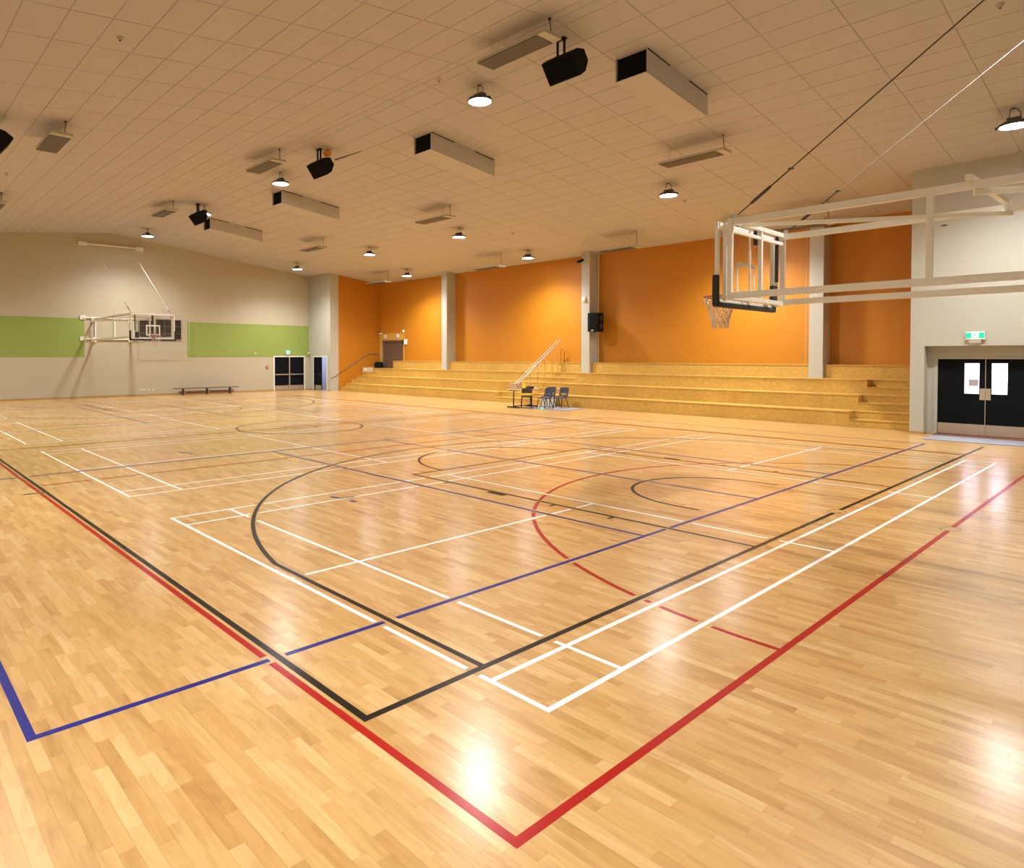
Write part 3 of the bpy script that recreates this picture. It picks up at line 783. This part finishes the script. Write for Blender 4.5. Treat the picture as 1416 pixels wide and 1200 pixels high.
# ------------------------------------------------------------------ ceiling speakers
def make_speaker():
    r = thing('ceiling_speaker', '', 'speaker', (0, 0, 0))
    # cross section (u, z), front face looks down and towards -u
    fx, fz = -.80, -.60                     # front normal
    tx, tz = .60, -.80                      # along the front, downwards
    P = lambda d, t: (fx*d+tx*t, fz*d+tz*t)
    prof = [P(.18, -.22), P(.18, .22), P(-.02, .22), P(-.22, .09), P(-.22, -.13), P(-.02, -.22)]
    MB().prism(prof, -.36, .36, 1).build('cabinet', M['black'], r)
    g = [P(.181, -.20), P(.181, .20), P(.19, .19), P(.19, -.19)]
    MB().prism(g, -.34, .34, 1).build('grille', M['vent_black'], r)
    mb = MB()
    for y in (-.08, .08): mb.box((.02, y+.12, .335), (.05, .02, .45))
    mb.box((.02, .12, .555), (.12, .22, .015)); mb.build('bracket', M['black'], r)
    MB().tube([(-.05, .2, .12), (-.05, .22, .22), (-.0, .16, .26), (.03, .1, .16)], .008, 6).build('cable', M['black'], r, True)
    return r
s0 = make_speaker(); first = True
for x, y, lb in ((7.25, 5.55, 'nearest black ceiling speaker, between the long heater and the nearest duct'), (7.32, 14.5, 'black ceiling speaker with an orange ball wedged behind it'),
                 (7.35, 23.75, 'farthest black ceiling speaker, half hidden by a lamp'), (-.52, 15.3, 'black ceiling speaker cut by the left edge')):
    z = roof(x)-.565
    o = s0 if first else dup(s0, (x, y, z), 0, lb)
    o.location = (x, y, z); o['label'] = lb; o['group'] = 'black ceiling speakers'; first = False
    if x < 0: o.rotation_euler = (0, 0, PI)
# ball and rod stuck behind the second speaker
bx_, by_ = 7.42, 14.30
mb = MB().lathe([(.12*math.sin(PI*i/12), -.12*math.cos(PI*i/12)) for i in range(13)], (bx_, by_, roof(bx_)-.155), 20)
tag(mb.build('ball', M['ball'], None, True, org=(bx_, by_, roof(bx_)-.15)), 'orange ball wedged on top of a black ceiling speaker', 'ball')
tag(MB().tube([(7.55, 14.10, roof(7.55)-.36), (8.15, 13.62, roof(8.15)-.03)], [.02, .008], 8).build('thin_rod', M['dark_metal'], None, True, org=(7.55, 14.10, 7.7)), 'thin dark rod sticking out beside the ball on the ceiling speaker', 'rod')

# ------------------------------------------------------------------ small ceiling fittings
def roofhit(px, py):
    d = _r*(px-PCX)/FPX-_u*(py-PCY)/FPX+_f
    for sg in (1, -1):
        t = (ZR-SL*sg*(CAM[0]-UR)-CAM[2])/(d[2]+SL*sg*d[0]); X = CAM+d*t
        if t > 0 and sg*(X[0]-UR) >= -1e-6: return X
    return X
for px, py, lb in ((166, 51, 'small round ceiling detector at upper left'), (607, 109, 'small round ceiling detector left of the dazzling lamp'),
                   (947, 277, 'small ceiling detector right of the lamp near the backboard'), (709, 322, 'small ceiling detector high in front of the terrace'),
                   (9, 239, 'small round ceiling detector near the left edge'), (1383, 6, 'small ceiling detector at the top right, above the cables')):
    u, v = map(float, roofhit(px, py)[:2])
    r = thing('ceiling_detector', lb, 'detector', (u, v, roof(u)), 0, 'ceiling detectors')
    MB().lathe([(0, -.055), (.03, -.055), (.045, -.04), (.05, -.015), (.06, -.012), (.06, .004), (0, .004)], n=16).build('body', M['heater_case'], r, True)
    MB().lathe([(0, -.075), (.012, -.072), (.018, -.055)], n=10).build('sensor_tip', M['dark_metal'], r, True)

# ------------------------------------------------------------------ basketball units
def make_basket(loc, rz, label, ztop, xs=0.0):
    """local frame: x along the board, y from the wall out to the court (board at y 6.09), z up"""
    r = thing('basketball_backboard', label, 'basketball hoop', loc, rz, 'wall-mounted basketball hoops')
    Y = 6.09; zb, zt_ = 2.80, 3.85; hw = .90
    MB().box((0, Y, (zb+zt_)/2), (2*hw-.04, .012, zt_-zb-.04)).build('glass_board', M['glass'], r)
    mb = MB()
    for x in (-hw, hw): mb.box((x, Y, (zb+zt_)/2), (.055, .045, zt_-zb+.05))
    for z in (zb, zt_): mb.box((0, Y, z), (2*hw, .045, .055))
    fr = mb.build('board_frame', M['white'], r)
    mb = MB()
    for x in (-.27, .27): mb.box((x, Y+.008, 3.17), (.05, .004, .45))
    for z in (2.97, 3.37): mb.box((0, Y+.008, z), (.49, .004, .05))
    mb.build('target_square', M['white_plain'], r)
    mb = MB(); mb.rbox((0, Y, zb-.045), (2*hw+.12, .085, .07), .02)
    pad = mb.build('edge_pad', M['rubber'], r, True)
    for x in (-hw-.035, hw+.035): MB().rbox((x, Y, zb+.145), (.07, .085, .42), .02).build('side_pad', M['rubber'], pad, True)
    # ring, bracket and net
    rc = (0, Y+.38, 2.935)
    ri = MB().torus(rc, .235, .011, 36, 8); ri.box((0, Y+.09, 2.925), (.15, .13, .04)); ri.box((0, Y+.03, 2.90), (.22, .02, .14))
    ri.bar((-.09, Y+.06, 2.925), (-.13, Y+.19, 2.93), .02, .02); ri.bar((.09, Y+.06, 2.925), (.13, Y+.19, 2.93), .02, .02)
    rim = ri.build('rim', M['rim'], r, True)
    mb = MB(); N = 10; lv = 6; RR = [.232, .205, .172, .145, .122, .112]
    pt = lambda i, l: (rc[0]+RR[l]*math.cos(2*PI*(i+.5*(l % 2))/N), rc[1]+RR[l]*math.sin(2*PI*(i+.5*(l % 2))/N), rc[2]-.02-.082*l)
    for l in range(lv-1):
        for i in range(N):
            mb.tube([pt(i, l), pt(i, l+1)], .007, 5, False)
            mb.tube([pt(i, l), pt(i-1 if l % 2 == 0 else i+1, l+1)], .007, 5, False)
    for i in range(N):
        p = Vector(pt(i, 5)); mb.tube([p, p+Vector((0, 0, -.04))], .009, 5)
    mb.build('net', M['net'], rim)
    # channels between board and rear frame, rear frame
    for x in (-hw+.06, hw-.06): MB().box((x, Y-.085, 3.33), (.045, .05, 1.06)).build('slide_channel', M['white'], r)
    YR = Y-.165; z0, z1 = 2.845, 3.875
    mb = MB()
    for x in (-hw+.03, hw-.03): mb.box((x, YR, (z0+z1)/2), (.06, .06, z1-z0+.06))
    for z in (z0, z1): mb.box((0, YR, z), (2*hw-.12, .06, .06))
    mb.box((0, YR, z1-.13), (2*hw-.12, .04, .045)); mb.box((.08, YR, (z0+z1)/2), (.055, .05, z1-z0)); mb.box((-.13, YR+.06, (z0+z1)/2), (.025, .025, z1-z0))
    mb.build('rear_frame', M['white'], r)
    for x in (-hw+.03, hw-.03):
        for z in (zb+.05, zt_-.05): MB().box((x, Y-.1, z), (.04, .2, .04)).build('spacer', M['white'], r)
    MB().tube([(.70, YR+.02, 3.16), (.70, YR+.02, 3.84)], .025, 10).build('gas_strut', M['rubber'], r, True)
    MB().tube([(.70, YR+.02, 2.86), (.70, YR+.02, 3.2)], .012, 8).build('strut_rod', M['steel'], r, True)
    MB().box((.62, YR+.03, 2.97), (.16, .05, .26)).build('latch_box', M['rubber'], r)
    MB().box((-.02, YR+.03, 3.74), (.07, .03, .20)).build('adjuster', M['rubber'], r)
    # arms
    XA = hw-.05
    for x in (-XA, XA):
        for z in (3.855, 2.865):
            MB().bar((x, .10, z), (x, YR-.02, z), .06, .085).build('arm', M['white'], r)
            MB().box((x, .045, z), (.20, .09, .22)).build('arm_bracket', M['white'], r)
    MB().box((-XA, 3.71, 3.36), (.07, .06, 1.0)).build('arm_post', M['white'], r)
    MB().bar((-XA-.1, 3.36, 3.93), (XA+.06, 3.30, 3.93), .06, .06).build('crossbar', M['white'], r)
    MB().bar((-XA, 3.33, 3.78), (XA, .30, 3.79), .05, .06).build('diagonal_brace', M['white'], r)
    MB().bar((-XA+.04, YR-.12, 3.80), (XA, 3.25, 3.79), .045, .05).build('diagonal_brace', M['white'], r)
    MB().torus((XA-.12, 3.9, 3.72), .03, .007, 10, 5).build('pulley_eye', M['dark_metal'], r)
    # wall rails
    for z in (3.95, 2.91):
        MB().box((0, .045, z), (2.66, .07, .075)).build('wall_rail', M['white'], r)
        for x in (-1.33, 1.33): MB().box((x, .03, z), (.26, .055, .20)).build('wall_plate', M['white'], r)
    for x in (-1.0, -.1, .78): MB().box((x, .05, 3.43), (.06, .06, 1.0)).build('wall_post', M['white'], r)
    MB().box((0, .09, ztop), (2.4, .07, .07)).build('cable_beam', M['white'], r)
    for x in (-1.32, 1.32): MB().box((x, .06, ztop), (.36, .12, .18)).build('beam_bracket', M['white'], r)
    for x in (-XA, XA):
        a, b = Vector((x, YR-.05, 3.91)), Vector((x, .12, ztop)); d = (b-a).normalized()
        c = MB().tube([a+d*.85, b], .0075 if x < 0 else .005, 6).build('cable', M['dark_metal'] if (x < 0 and ztop > 7.8) else M['cable_grey'], r, True)
        MB().tube([a+d*.06, a+d*.25, a+d*.28, a+d*.55, a+d*.58, a+d*.88], [.008, .010, .022, .022, .010, .009], 8).build('turnbuckle', M['dark_metal'], c, True)
        MB().torus(tuple(a+d*.87), .028, .008, 12, 6).build('cable_ring', M['dark_metal'], c)
        MB().box(tuple(a-Vector((0, 0, .005))), (.03, .05, .1)).build('cable_lug', M['steel'], c)
    return r
make_basket((6.79, VN, 0), 0, 'near basketball backboard on long white arms at the right', 8.02)
make_basket((6.76, VF, 0), PI, 'far basketball backboard folded out from the green-banded wall', 7.55)

# ------------------------------------------------------------------ scoreboard and small wall things on the far wall
sb = thing('scoreboard', 'blank black scoreboard in a wire cage behind the far hoop', 'scoreboard', (9.25, VF, 2.9)); og = (9.25, VF, 2.9)
MB().lohi((8.02, VF-.10, 2.95), (10.15, VF-.01, 3.97)).build('panel', M['score'], sb, org=og)
mb = MB()
for a in (7.95, 10.5):
    mb.tube([(a, VF-.35, 2.45), (a, VF-.35, 4.0)], .012, 5); mb.tube([(a, VF, 4.0), (a, VF-.35, 4.0)], .012, 5); mb.tube([(a, VF, 2.45), (a, VF-.35, 2.45)], .012, 5)
for z in (2.45, 4.0): mb.tube([(7.95, VF-.35, z), (10.5, VF-.35, z)], .012, 5)
mb.build('cage_frame', M['heater_case'], sb, org=og)
mb = MB()
for k in range(1, 6):
    u = 7.95+2.55*k/6; mb.tube([(u, VF-.35, 2.45), (u, VF-.35, 4.0)], .004, 4); mb.tube([(u, VF-.35, 2.45), (u, VF, 2.45)], .004, 4)
for k in range(1, 4): mb.tube([(7.95, VF-.35, 2.45+1.55*k/4), (10.5, VF-.35, 2.45+1.55*k/4)], .004, 4)
mb.build('cage_wire', M['heater_case'], sb, org=og)
for k, u in enumerate((8.13, 8.27, 8.50, 8.72)):
    lb = ('leftmost small white wall socket low on the far wall', 'second small white wall socket from the left, low on the far wall', 'third small white wall socket from the left, low on the far wall', 'rightmost small white wall socket, nearest the bench')[k]
    r = thing('wall_socket', lb, 'socket', (u, VF, .30), 0, 'white wall sockets')
    MB().rbox((0, -.012, 0), (.10, .022, .085), .006).build('plate', M['white_plain'], r)
    MB().box((0, -.024, -.012), (.035, .006, .03)).build('outlet', M['dark_metal'], r)
r = thing('fire_alarm', 'small red fire alarm call point beside the far double doors', 'alarm', (15.2, VF, 1.42))
MB().rbox((0, -.03, 0), (.15, .06, .15), .02).build('box', M['red'], r); MB().box((0, -.063, 0), (.07, .006, .06)).build('glass', M['white_plain'], r)
r = thing('wall_sensor', 'small white sensor low on the right green band', 'sensor', (14.45, VF, 2.2))
MB().rbox((0, -.035, 0), (.09, .06, .13), .02).build('body', M['white_plain'], r); MB().box((0, -.067, -.02), (.05, .006, .05)).build('window', M['heater_case'], r)
r = thing('security_camera', 'small white camera bracketed in the corner above the doorway', 'camera', (17.93, 33.40, 2.25))
MB().tube([(.05, .09, .06), (-.03, 0, .02)], .012).build('bracket', M['white_plain'], r); MB().bar((-.02, .03, 0), (-.10, -.16, -.07), .08, .08).build('body', M['white_plain'], r)
MB().bar((-.095, -.15, -.067), (-.105, -.175, -.075), .05, .05).build('lens', M['black'], r)
# conduit and hooks in the corner
tag(MB().tube([(17.97, 33.45, 2.4), (17.97, 33.45, 6.8)], .018, 6).build('conduit', M['heater_case'], None, True, org=(17.97, 33.45, 2.4)), 'thin grey conduit running up the far corner above the camera', 'pipe')

# bench
bn = thing('bench', 'long low wooden bench on short legs against the far wall', 'bench', (11.4, 33.05, 0))
MB().box((0, 0, .34), (3.55, .27, .04)).build('seat', M['bench_wood'], bn)
MB().box((0, 0, .12), (3.0, .07, .13)).build('beam', M['bench_wood'], bn)
for x in (-1.3, 0, 1.3):
    mb = MB(); mb.box((x, 0, .22), (.05, .18, .20)); mb.box((x, 0, .02), (.06, .30, .04)); mb.bar((x, -.1, .04), (x, -.03, .3), .04, .02); mb.bar((x, .1, .04), (x, .03, .3), .04, .02)
    mb.build('leg', M['dark_metal'], bn)
    MB().box((x+.10, 0, .16), (.03, .12, .2)).build('hook_plate', M['steel'], bn)

# ------------------------------------------------------------------ exit signs
def exit_sign(loc, rz, label, w=.38, h=.20):
    r = thing('exit_sign', label, 'exit sign', loc, rz, 'green exit signs')    # face looks along local -y
    MB().rbox((0, -.04, 0), (w, .07, h), .012).build('case', M['white_plain'], r)
    for s in (-1, 1): MB().box((s*w*.335, -.078, .004), (w*.27, .006, h*.66)).build('green_panel', M['exit_green'], r)
    p = MB().box((0, -.078, .004), (w*.38, .006, h*.66)).build('white_panel', M['exit_white'], r)
    k = h*.30; y = -.083
    mb = MB()
    def limb(a, b, t): mb.bar((a[0]*k, y, a[1]*k+.004), (b[0]*k, y, b[1]*k+.004), t*k, .004, (0, 1, 0))
    mb.lathe([(0, 0), (.2*k, 0), (.2*k, .002), (0, .002)], (.18*k, y, .80*k+.004), 10, Matrix.Rotation(PI/2, 3, 'X'))
    limb((.1, .58), (-.08, -.05), .30); limb((-.05, 0), (.35, -.35), .2); limb((.35, -.35), (.2, -.85), .18); limb((-.08, 0), (-.35, -.45), .2); limb((-.35, -.45), (-.8, -.5), .17)
    limb((.1, .5), (.5, .2), .15); limb((.5, .2), (.75, .4), .13); limb((.02, .5), (-.42, .38), .15); limb((-.42, .38), (-.5, .02), .13)
    mb.build('running_figure', M['exit_green'], p)
    mb = MB()
    for s in (-1, 1):
        mb.tube([(s*(w/2+.03), -.10, -h/2-.02), (s*(w/2+.03), -.10, h/2+.03)], .004, 5); mb.tube([(s*(w/2+.03), 0, h/2+.03), (s*(w/2+.03), -.10, h/2+.03)], .004, 5); mb.tube([(s*(w/2+.03), 0, -h/2-.02), (s*(w/2+.03), -.10, -h/2-.02)], .004, 5)
    mb.build('wire_guard', M['heater_case'], r)
    MB().box((0, -.035, -h/2-.045), (w*.62, .06, .09)).build('battery_box', M['heater_case'], r)
    return r
exit_sign((UF-.001, 1.135, 2.56), -PI/2, 'green running-figure exit sign above the right doors')
exit_sign((16.53, VF-.008, 2.29), 0, 'small green exit sign above the far double doors', .34, .20)

# ------------------------------------------------------------------ things on the terrace wall
for u, z, v, lb in ((UB, 3.26, 30.40, 'small white box above the shutter, left one'), (UB, 3.27, 29.16, 'small white box above the shutter, right one')):
    r = thing('wall_sounder', lb, 'wall box', (u-.013, v, z), 0, 'white boxes over the shutter')
    MB().rbox((-.04, 0, 0), (.08, .2, .2), .02).build('body', M['white_plain'], r); MB().lathe([(0, .0), (.06, .0), (.06, .01), (0, .01)], (-.09, 0, 0), 14, Matrix.Rotation(PI/2, 3, 'Y')).build('cover', M['heater_case'], r)
r = thing('control_box', 'white control box at the upper right corner of the shutter', 'control box', (UB, 28.38, 2.9))
MB().rbox((-.05, 0, 0), (.09, .25, .32), .02).build('body', M['white_plain'], r); MB().rbox((-.06, .2, 0), (.1, .13, .3), .02).build('motor_cover', M['dark_metal'], r)
r = thing('wall_bracket', 'pale bracket with a dark arm at the corner beside the shutter', 'bracket', (UB, 30.95, 3.5))
MB().box((-.05, -.08, -.05), (.1, .2, .08)).build('plate', M['white_plain'], r); MB().tube([(-.04, 0, 0), (-.3, .12, .06)], .03).build('arm', M['brown'], r); MB().tube([(-.05, -.02, 0), (-.05, -.02, .4)], .012, 6).build('stem', M['dark_metal'], r)
r = thing('wall_sensor', 'small white sensor on a stem above the right corner of the shutter', 'sensor', (UB, 28.6, 3.55))
MB().rbox((-.05, 0, 0), (.1, .12, .14), .03).build('body', M['white_plain'], r); MB().tube([(-.03, .05, .05), (-.03, .08, .3)], .01, 6).build('stem', M['dark_metal'], r)
r = thing('equipment_bag', 'black bag standing left of the roller shutter', 'bag', (21.3, 30.78, 1.3275))
mb = MB(); mb.rbox((0, 0, .18), (.34, .55, .36), .08); mb.build('body', M['black'], r, True); MB().tube([(0, -.15, .35), (0, -.12, .43), (0, .12, .43), (0, .15, .35)], .014).build('handle', M['dark_metal'], r, True)
r = thing('storage_box', 'pale yellow box on the top stair beside the orange end wall', 'box', (20.43, 30.72, 1.108))
MB().box((0, 0, .13), (.36, .60, .26)).build('body', M['board_top'], r); MB().box((0, 0, .265), (.40, .64, .03)).build('lid', M['cardboard'], r); MB().box((-.184, 0, .15), (.006, .25, .10)).build('label_patch', M['white_plain'], r)
r = thing('tube_frame', 'brown arched tube frame standing on the top tier by the handrail', 'frame', (21.3, 16.61, 1.77))
MB().tube([(0, -.10, 0), (0, -.10, .50)]+[(0, -.10*math.cos(PI*i/8), .50+.12*math.sin(PI*i/8)) for i in range(1, 8)]+[(0, .10, .50), (0, .10, 0)], .018, 8).build('arch', M['brown'], r, True)
for z in (.16, .36): MB().tube([(0, -.1, z), (0, .1, z)], .012, 6).build('crosspiece', M['brown'], r)
MB().box((.02, 0, .06), (.16, .18, .03)).build('foot_plate', M['brown'], r)
# column 2 fittings
r = thing('wall_speaker', 'black loudspeaker bracketed to the side of the middle column', 'speaker', (20.95, 14.80, 3.5))
mb = MB(); mb.prism([(-.30, -.05), (.16, -.06), (.22, -.20), (.18, -.52), (-.24, -.52), (-.33, -.18)], -.40, .40, 2); mb.build('cabinet', M['black'], r)
for z in (-.17, .17): MB().lathe([(0, 0), (.10, 0), (.12, .012), (0, .012)], (-.02, -.53, z), 16, Matrix.Rotation(PI/2, 3, 'X')).build('driver', M['dark_metal'], r)
MB().box((-.05, -.0, 0), (.1, .10, .12)).build('bracket', M['dark_metal'], r)
MB().box((-.315, -.30, -.35), (.05, .09, .04)).build('badge', M['white_plain'], r)
r = thing('alarm_bell', 'round white bell on the front of the middle column', 'bell', (20.9, 15.10, 4.52))
MB().lathe([(0, .09), (.06, .088), (.10, .06), (.115, .02), (.115, 0), (0, 0)], (0, 0, 0), 20, Matrix.Rotation(-PI/2, 3, 'Y')).build('dome', M['white_plain'], r, True)
MB().tube([(-.01, -.1, -.06), (-.01, -.24, -.1), (.3, -.27, -.1)], .008, 6).build('cable', M['white'], r)
r = thing('security_camera', 'black camera at the top of the middle column', 'camera', (20.9, 15.2, 6.25))
MB().box((-.03, 0, 0), (.06, .09, .09)).build('mount', M['black'], r); MB().bar((-.03, 0, -.02), (-.22, .12, -.10), .10, .10).build('body', M['black'], r); MB().bar((-.21, .115, -.097), (-.235, .13, -.107), .06, .06).build('lens', M['dark_metal'], r)
tag(MB().tube([(21.5, 14.80, 1.77), (21.5, 14.80, 6.5)], .02, 6).build('conduit', M['white'], None, True, org=(21.5, 14.80, 1.77)), 'white conduit up the wall behind the black wall speaker', 'pipe')
tag(MB().tube([(21.45, 15.36, 4.9), (21.45, 15.36, 6.5)], .02, 6).build('conduit', M['brown'], None, True, org=(21.45, 15.36, 4.9)), 'short brown conduit at the top left of the middle column', 'pipe')
tag(MB().tube([(21.4, 6.3, 1.775), (21.4, 6.3, roof(21.4)-.005)], .007, 6).build('hanging_cord', M['heater_case'], None, True, org=(21.4, 6.3, 1.775)), 'thin white cord hanging left of the column behind the arms', 'cord')
r = thing('wall_sensor', 'tiny sensor on the orange wall left of the lone column', 'sensor', (UB, 25.7, 4.4))
MB().rbox((-.03, 0, 0), (.06, .1, .12), .02).build('body', M['heater_case'], r); MB().box((-.062, 0, -.02), (.006, .05, .04)).build('window', M['dark_metal'], r)

# ------------------------------------------------------------------ chairs and table before the terrace
def make_chair():
    r = thing('stacking_chair', '', 'chair', (0, 0, 0))      # faces local -y
    mb = MB(); n = 6; vs = []; fs = []
    for i in range(n+1):
        y = -.21+.42*i/n; z = .435-.02*math.sin(PI*i/n)-(.03 if i == 0 else 0)
        for x in (-.205, -.10, 0, .10, .205): vs.append((x, y, z-.008*(1-abs(x)/.2)))
    m = 5
    for i in range(n):
        for k in range(m-1): fs.append((i*m+k, i*m+k+1, (i+1)*m+k+1, (i+1)*m+k))
    b = len(vs); vs2 = vs+[(x, y, z-.018) for x, y, z in vs]
    fs2 = fs+[tuple(q+b for q in f[::-1]) for f in fs]
    edge = [k for k in range(m)]+[i*m+m-1 for i in range(1, n+1)]+[n*m+k for k in range(m-2, -1, -1)]+[i*m for i in range(n-1, 0, -1)]
    for q in range(len(edge)):
        a, c = edge[q], edge[(q+1) % len(edge)]; fs2.append((a, c, c+b, a+b))
    mb.add(vs2, fs2); mb.build('seat', M['chair'], r, True)
    mb = MB()
    bk = lambda x, h: (x, .20+.10*h-.02*(1-(x/.2)**2)*0, .46+.34*h)
    def slab(x0, x1, h0, h1):
        v = [Vector(bk(x0, h0)), Vector(bk(x1, h0)), Vector(bk(x1, h1)), Vector(bk(x0, h1))]; t = Vector((0, .018, -.005))
        mb.add(v+[p+t for p in v], [(0, 1, 2, 3), (7, 6, 5, 4), (0, 4, 5, 1), (1, 5, 6, 2), (2, 6, 7, 3), (3, 7, 4, 0)])
    slab(-.20, .20, .0, .16); slab(-.20, -.13, .16, .34); slab(.13, .20, .16, .34); slab(-.20, .20, .34, .94); slab(-.17, .17, .94, 1.0)
    mb.build('backrest', M['chair'], r)
    for sx in (-1, 1):
        MB().tube([(sx*.17, -.15, .42), (sx*.20, -.24, 0)], .014, 6).build('leg', M['black'], r, True)
        MB().tube([(sx*.17, .10, .42), (sx*.20, .30, 0)], .014, 6).build('leg', M['black'], r, True)
    for sx in (-1, 1): MB().tube([(sx*.17, -.16, .418), (sx*.17, .12, .418), (sx*.19, .20, .47)], .013, 6).build('side_rail', M['black'], r, True)
    return r
c0 = make_chair()
CG = 'dark plastic chairs before the terrace'
c0.location = (18.05, 14.15, 0); c0.rotation_euler = (0, 0, math.radians(-84)); c0['label'] = 'dark plastic chair standing alone at the right of the table'; c0['group'] = CG
dup(c0, (17.25, 14.30, 0), math.radians(-90), 'dark plastic chair in front, right of the yellow cone', CG)
dup(c0, (17.98, 14.72, 0), math.radians(-80), 'dark plastic chair right behind the front one', CG)
cy = dup(c0, (16.95, 14.98, 0), math.radians(135), 'dark plastic chair pushed under the table with a yellow band on its back', CG)
MB().box((0, .245, .56), (.43, .05, .075)).build('yellow_band', M['yellow'], cy)
tb = thing('folding_table', 'light topped table on black legs with a carton and a yellow cone on it', 'table', (17.25, 15.42, 0), math.radians(3))
MB().rbox((0, 0, .715), (1.35, .62, .03), .012).build('tabletop', M['board_top'], tb)
for x in (-.58, .58):
    mb = MB(); mb.tube([(x, -.0, .70), (x-.02, 0, .05)], .022, 8); mb.box((x-.02, 0, .025), (.05, .62, .045)); mb.box((x, 0, .69), (.07, .45, .025)); mb.build('leg', M['black'], tb)
MB().bar((-.6, 0, .06), (.58, 0, .06), .035, .035).build('stretcher', M['black'], tb)
bxr = thing('carton', 'brown cardboard carton on the left end of the table', 'box', (16.80, 15.42, .73), math.radians(5))
MB().box((0, 0, .12), (.38, .34, .24)).build('body', M['cardboard'], bxr)
for s in (-1, 1): MB().box((0, s*.086, .243), (.38, .165, .006)).build('flap', M['cardboard'], bxr)
MB().box((0, 0, .2475), (.38, .05, .002)).build('tape', M['board_top'], bxr)
cn = thing('marker_cone', 'yellow marker cone on the table beside the carton', 'cone', (17.16, 15.28, .73))
MB().lathe([(.0, .26), (.02, .26), (.035, .22), (.085, .02), (.10, .015), (.10, 0), (0, 0)], n=20).build('cone_body', M['yellow'], cn, True)
MB().box((0, 0, .008), (.24, .24, .016)).build('base', M['yellow'], cn)
ds = thing('dark_tub', 'dark round tub on the right of the yellow cone', 'tub', (17.52, 15.30, .73))
MB().lathe([(0, .0), (.16, 0), (.18, .06), (.19, .07), (.17, .085), (0, .095)], n=24).build('body', M['black'], ds, True); MB().lathe([(.05, .094), (.05, .108), (0, .108)], n=14).build('lid_knob', M['dark_metal'], ds, True)
mt = MB().rbox((17.55, 14.15, .006), (1.3, 2.1, .010), .004, math.radians(8)).build('floor_mat', M['mat_grey'], None, org=(17.55, 14.15, 0)); tag(mt, 'pale grey mat on the floor under the chairs', 'mat')
mt2 = MB().lohi((16.74, R0, .0012), (18.02, 1.94, .012)).build('door_mat', M['mat_grey'], None, org=(17.4, .9, 0)); tag(mt2, 'lilac grey door mat before the right doors', 'mat')
cr = thing('storage_crate', 'pale crate on the floor against the terrace behind the lone chair', 'crate', (18.46, 15.08, .0015), 0)
mb = MB(); mb.box((0, 0, .01), (.34, .5, .02))
for s in (-1, 1): mb.box((s*.165, 0, .17), (.012, .5, .32)); mb.box((0, s*.245, .17), (.34, .012, .32))
mb.build('body', M['white_plain'], cr); MB().box((0, 0, .335), (.37, .53, .02)).build('rim', M['heater_case'], cr)
gc = thing('marker_disc', 'small green marker disc on the floor below the front chair', 'marker', (16.80, 14.02, .0015))
MB().lathe([(.12, 0), (.10, .03), (.06, .055), (.05, .055), (.09, .02), (.11, 0)], n=20).build('dish', M['green_plastic'], gc, True)
